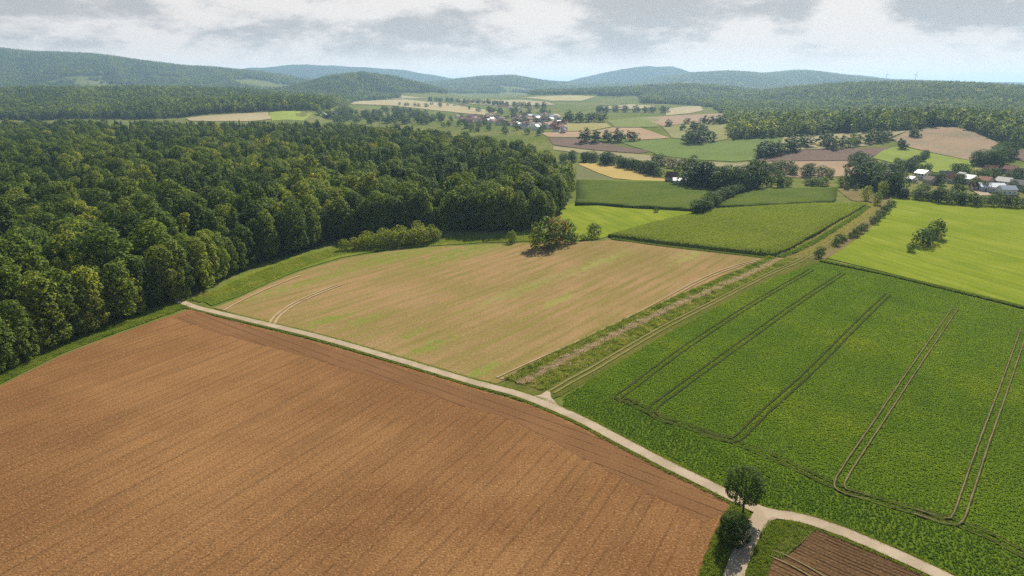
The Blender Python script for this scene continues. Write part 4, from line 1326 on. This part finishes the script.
RV = 'houses of the right village'
wn = ['white', 'cream', 'grey', 'pinkish']
rn = ['red roof', 'brown roof', 'dark slate roof', 'pale metal roof']
spots = [(922, 179, 11, 9, 5.6, 2.5, .5, 0, 3, 'large white house with pale roof at the left end of the right village'),
         (912, 182, 7, 6, 3, 2, .3, 0, 3, 'low white annex left of the large white house'),
         (945, 180, 9, 10, 5, 3, 1.2, 0, 2, 'white house with slate roof right of the large white house'),
         (936, 182, 7, 8, 3.4, 2.6, .9, 3, 0, 'pinkish house with red roof beside the large white house'),
         (970, 184, 9, 10, 4.8, 3, .2, 1, 3, 'cream house with pale roof below the sloping meadow'),
         (976, 190, 9, 8, 3.2, 2.2, 1.3, 1, 1, 'low cream house by the pale yard'),
         (990, 191, 14, 18, 4.0, 2.4, 1.35, 2, 3, 'long grey hall with pale roof in the right village'),
         (1004, 187, 10, 12, 5, 3, .4, 0, 2, 'white house with slate roof behind the long grey hall'),
         (998, 178, 9, 10, 5, 3.2, 1.0, 0, 1, 'white gabled house under the tall dark trees'),
         (1014, 180, 9, 11, 5, 3.2, .6, 0, 1, 'white house with brown roof near the photo right border'),
         (1018, 190, 11, 12, 5, 3.2, .9, 2, 2, 'grey house with slate roof at the photo right border'),
         (1006, 194, 9, 11, 4, 2.6, 1.5, 0, 3, 'white house with pale roof in front row of the right village'),
         (962, 180, 8, 8, 4.2, 2.6, .1, 2, 2, 'small grey house behind the round trees'),
         (955, 183, 9, 11, 4.6, 3.2, .8, 0, 0, 'white house with red roof between cream house and round trees'),
         (985, 186, 9, 11, 4.6, 3.2, .3, 1, 0, 'cream house with red roof behind the pale yard'),
         (1010, 174, 9, 11, 4.6, 3.2, .5, 1, 0, 'cream house with red roof high in the right village'),
         (1020, 177, 9, 10, 4.6, 3.0, 1.1, 0, 2, 'white house with slate roof high at the photo right border'),
         (930, 184, 8, 9, 3.8, 2.8, .2, 1, 1, 'cream cottage with brown roof in front of the large white house'),
         (990, 173, 8, 10, 4.4, 3.0, .7, 2, 0, 'grey house with red roof beside the tall dark trees'),
         (1036, 186, 10, 12, 5, 3, .2, 0, 0, 'white house with red roof just past the photo border')]
for (u, v, w, l, h, rise, rz, a, b, lb) in spots:
    house(u, v, w, l, h, rise, rz, WALLS[a], ROOFS[b], lb, RV)
house(672, 182.2, 8, 10, 5, 4.0, .9, WALLS[3], ROOFS[1], 'pinkish steep gabled farmhouse behind the deep green maize', 'white farm behind the maize')
house(683, 184, 9, 17, 3.4, 1.8, 1.4, WALLS[0], ROOFS[3], 'long white barn with pale roof behind the deep green maize', 'white farm behind the maize', name='barn')
house(692, 184.5, 6, 8, 3, 1.6, 1.4, WALLS[0], ROOFS[3], 'small white shed at the right end of the white farm', 'white farm behind the maize', name='shed', detail=False)
house(862, 163, 5, 7, 2.8, 1.4, .4, WALLS[0], ROOFS[3], 'small white hut between bushes below the mauve field', None, name='shed', detail=False)
# yard
sheet('yard', 'pale gravel yard in the right village', [(968, 186), (976, 184), (984, 190), (992, 196), (980, 196), (972, 191)], road_m)

hr = random.Random(5)
nh, seen = 0, {}
while nh < 100:
    u, v = hr.uniform(452, 566), hr.uniform(114.5, 133)
    if v > 121 + (u - 452) * .11 or v < 117.5 - (u - 452) * .02:
        continue
    a = hr.choice([0, 0, 0, 1, 2, 3])
    b = hr.choice([0, 0, 0, 1, 2, 3])
    house(u, v, hr.uniform(8, 11), hr.uniform(9, 15), hr.uniform(4, 6), hr.uniform(2.5, 4), hr.uniform(0, 3.14), WALLS[a], ROOFS[b],
          f'tiny {wn[a]} house with {rn[b]} among trees of the far village', f'tiny {wn[a]} houses with {rn[b]} in the far village', detail=False)
    nh += 1
for (u, v) in ((432, 104.8), (440, 105), (448, 105.6), (455, 106), (463, 106.4), (500, 108.6), (510, 109), (520, 109.4), (530, 110), (326, 117), (336, 115)):
    house(u, v, 11, 15, 5, 3.5, hr.uniform(0, 3), WALLS[0], ROOFS[hr.choice((0, 3))], 'tiny white house of the scattered hamlet above the far village', 'scattered hamlet above the far village', detail=False)

# ------------------------------------------------------------------ wind turbines on the ridge
steel = plain('turbine_grey', (.30, .31, .33), .5, .03)


def turbine(px, py, D, label, rot):
    rx, ry, rz = [float(q) for q in ray(px, py)]
    x, y, zh = D * rx / ry, D, CAMH + D * rz / ry
    zg = float(H(x, y))
    e = bpy.data.objects.new('wind_turbine', None)
    C.objects.link(e)
    e.location = (x, y, zg)
    tag(e, label, 'wind turbine', 'wind turbines on the ridge')
    n = 14
    hh = zh - zg
    V = [(r * math.cos(6.283 * k / n), r * math.sin(6.283 * k / n), z) for r, z in ((2.8, -3), (1.6, hh - 1.5)) for k in range(n)]
    F = [(k, (k + 1) % n, n + (k + 1) % n, n + k) for k in range(n)]
    mesh_obj('tower', V, F, steel, e, True)
    v, f = box(-2, 2, -5, 7, hh - 2, hh + 2.2)
    mesh_obj('nacelle', v, f, steel, e)
    V = [(1.9 * s * math.cos(6.283 * k / n), yy, hh + 1.9 * s * math.sin(6.283 * k / n)) for s, yy in ((1, -5.05), (.8, -7), (.2, -8)) for k in range(n)]
    F = [(j * n + k, j * n + (k + 1) % n, (j + 1) * n + (k + 1) % n, (j + 1) * n + k) for j in range(2) for k in range(n)]
    hub = mesh_obj('hub', V, F, steel, e, True)
    for b in range(3):
        a = rot + b * 2.0944
        d, s = (math.cos(a), math.sin(a)), (-math.sin(a), math.cos(a))
        V, F = [], []
        for (t, w, th) in ((1.2, 1.0, .9), (8, 2.4, .6), (25, 1.6, .35), (44, .4, .12)):
            for (sw, st_) in ((-w, 0), (0, -th), (w * .7, 0), (0, th)):
                V.append((d[0] * t + s[0] * sw, -6.6 + st_, hh + d[1] * t + s[1] * sw))
        for j in range(3):
            for k in range(4):
                F.append((j * 4 + k, j * 4 + (k + 1) % 4, j * 4 + 4 + (k + 1) % 4, j * 4 + 4 + k))
        mesh_obj('blade', V, F, steel, e, True)


turbine(887, 74.5, 8200, 'left of two wind turbines on the ridge', 1.75)
turbine(916, 74.5, 7600, 'right of two wind turbines on the ridge', 1.2)

# ------------------------------------------------------------------ haze
hz_m = bpy.data.materials.new('haze_air')
hz_m.use_nodes = True
hz_m.cycles.volume_sampling = 'DISTANCE'
nb = NB(hz_m.node_tree)
pv = nb.n('ShaderNodeVolumePrincipled', {'Color': (0.47, 0.73, 1.0, 1), 'Density': 7.0e-5, 'Anisotropy': 0.25})
nb.n('ShaderNodeOutputMaterial', {'Volume': pv.outputs[0]})
v, f = box(-36000, 36000, -36000, 36000, -12.0, 425.0)
hz = mesh_obj('haze', v, f, hz_m)
hz['kind'] = 'stuff'
hz['label'] = 'thin bluish summer haze over the valley and hills'
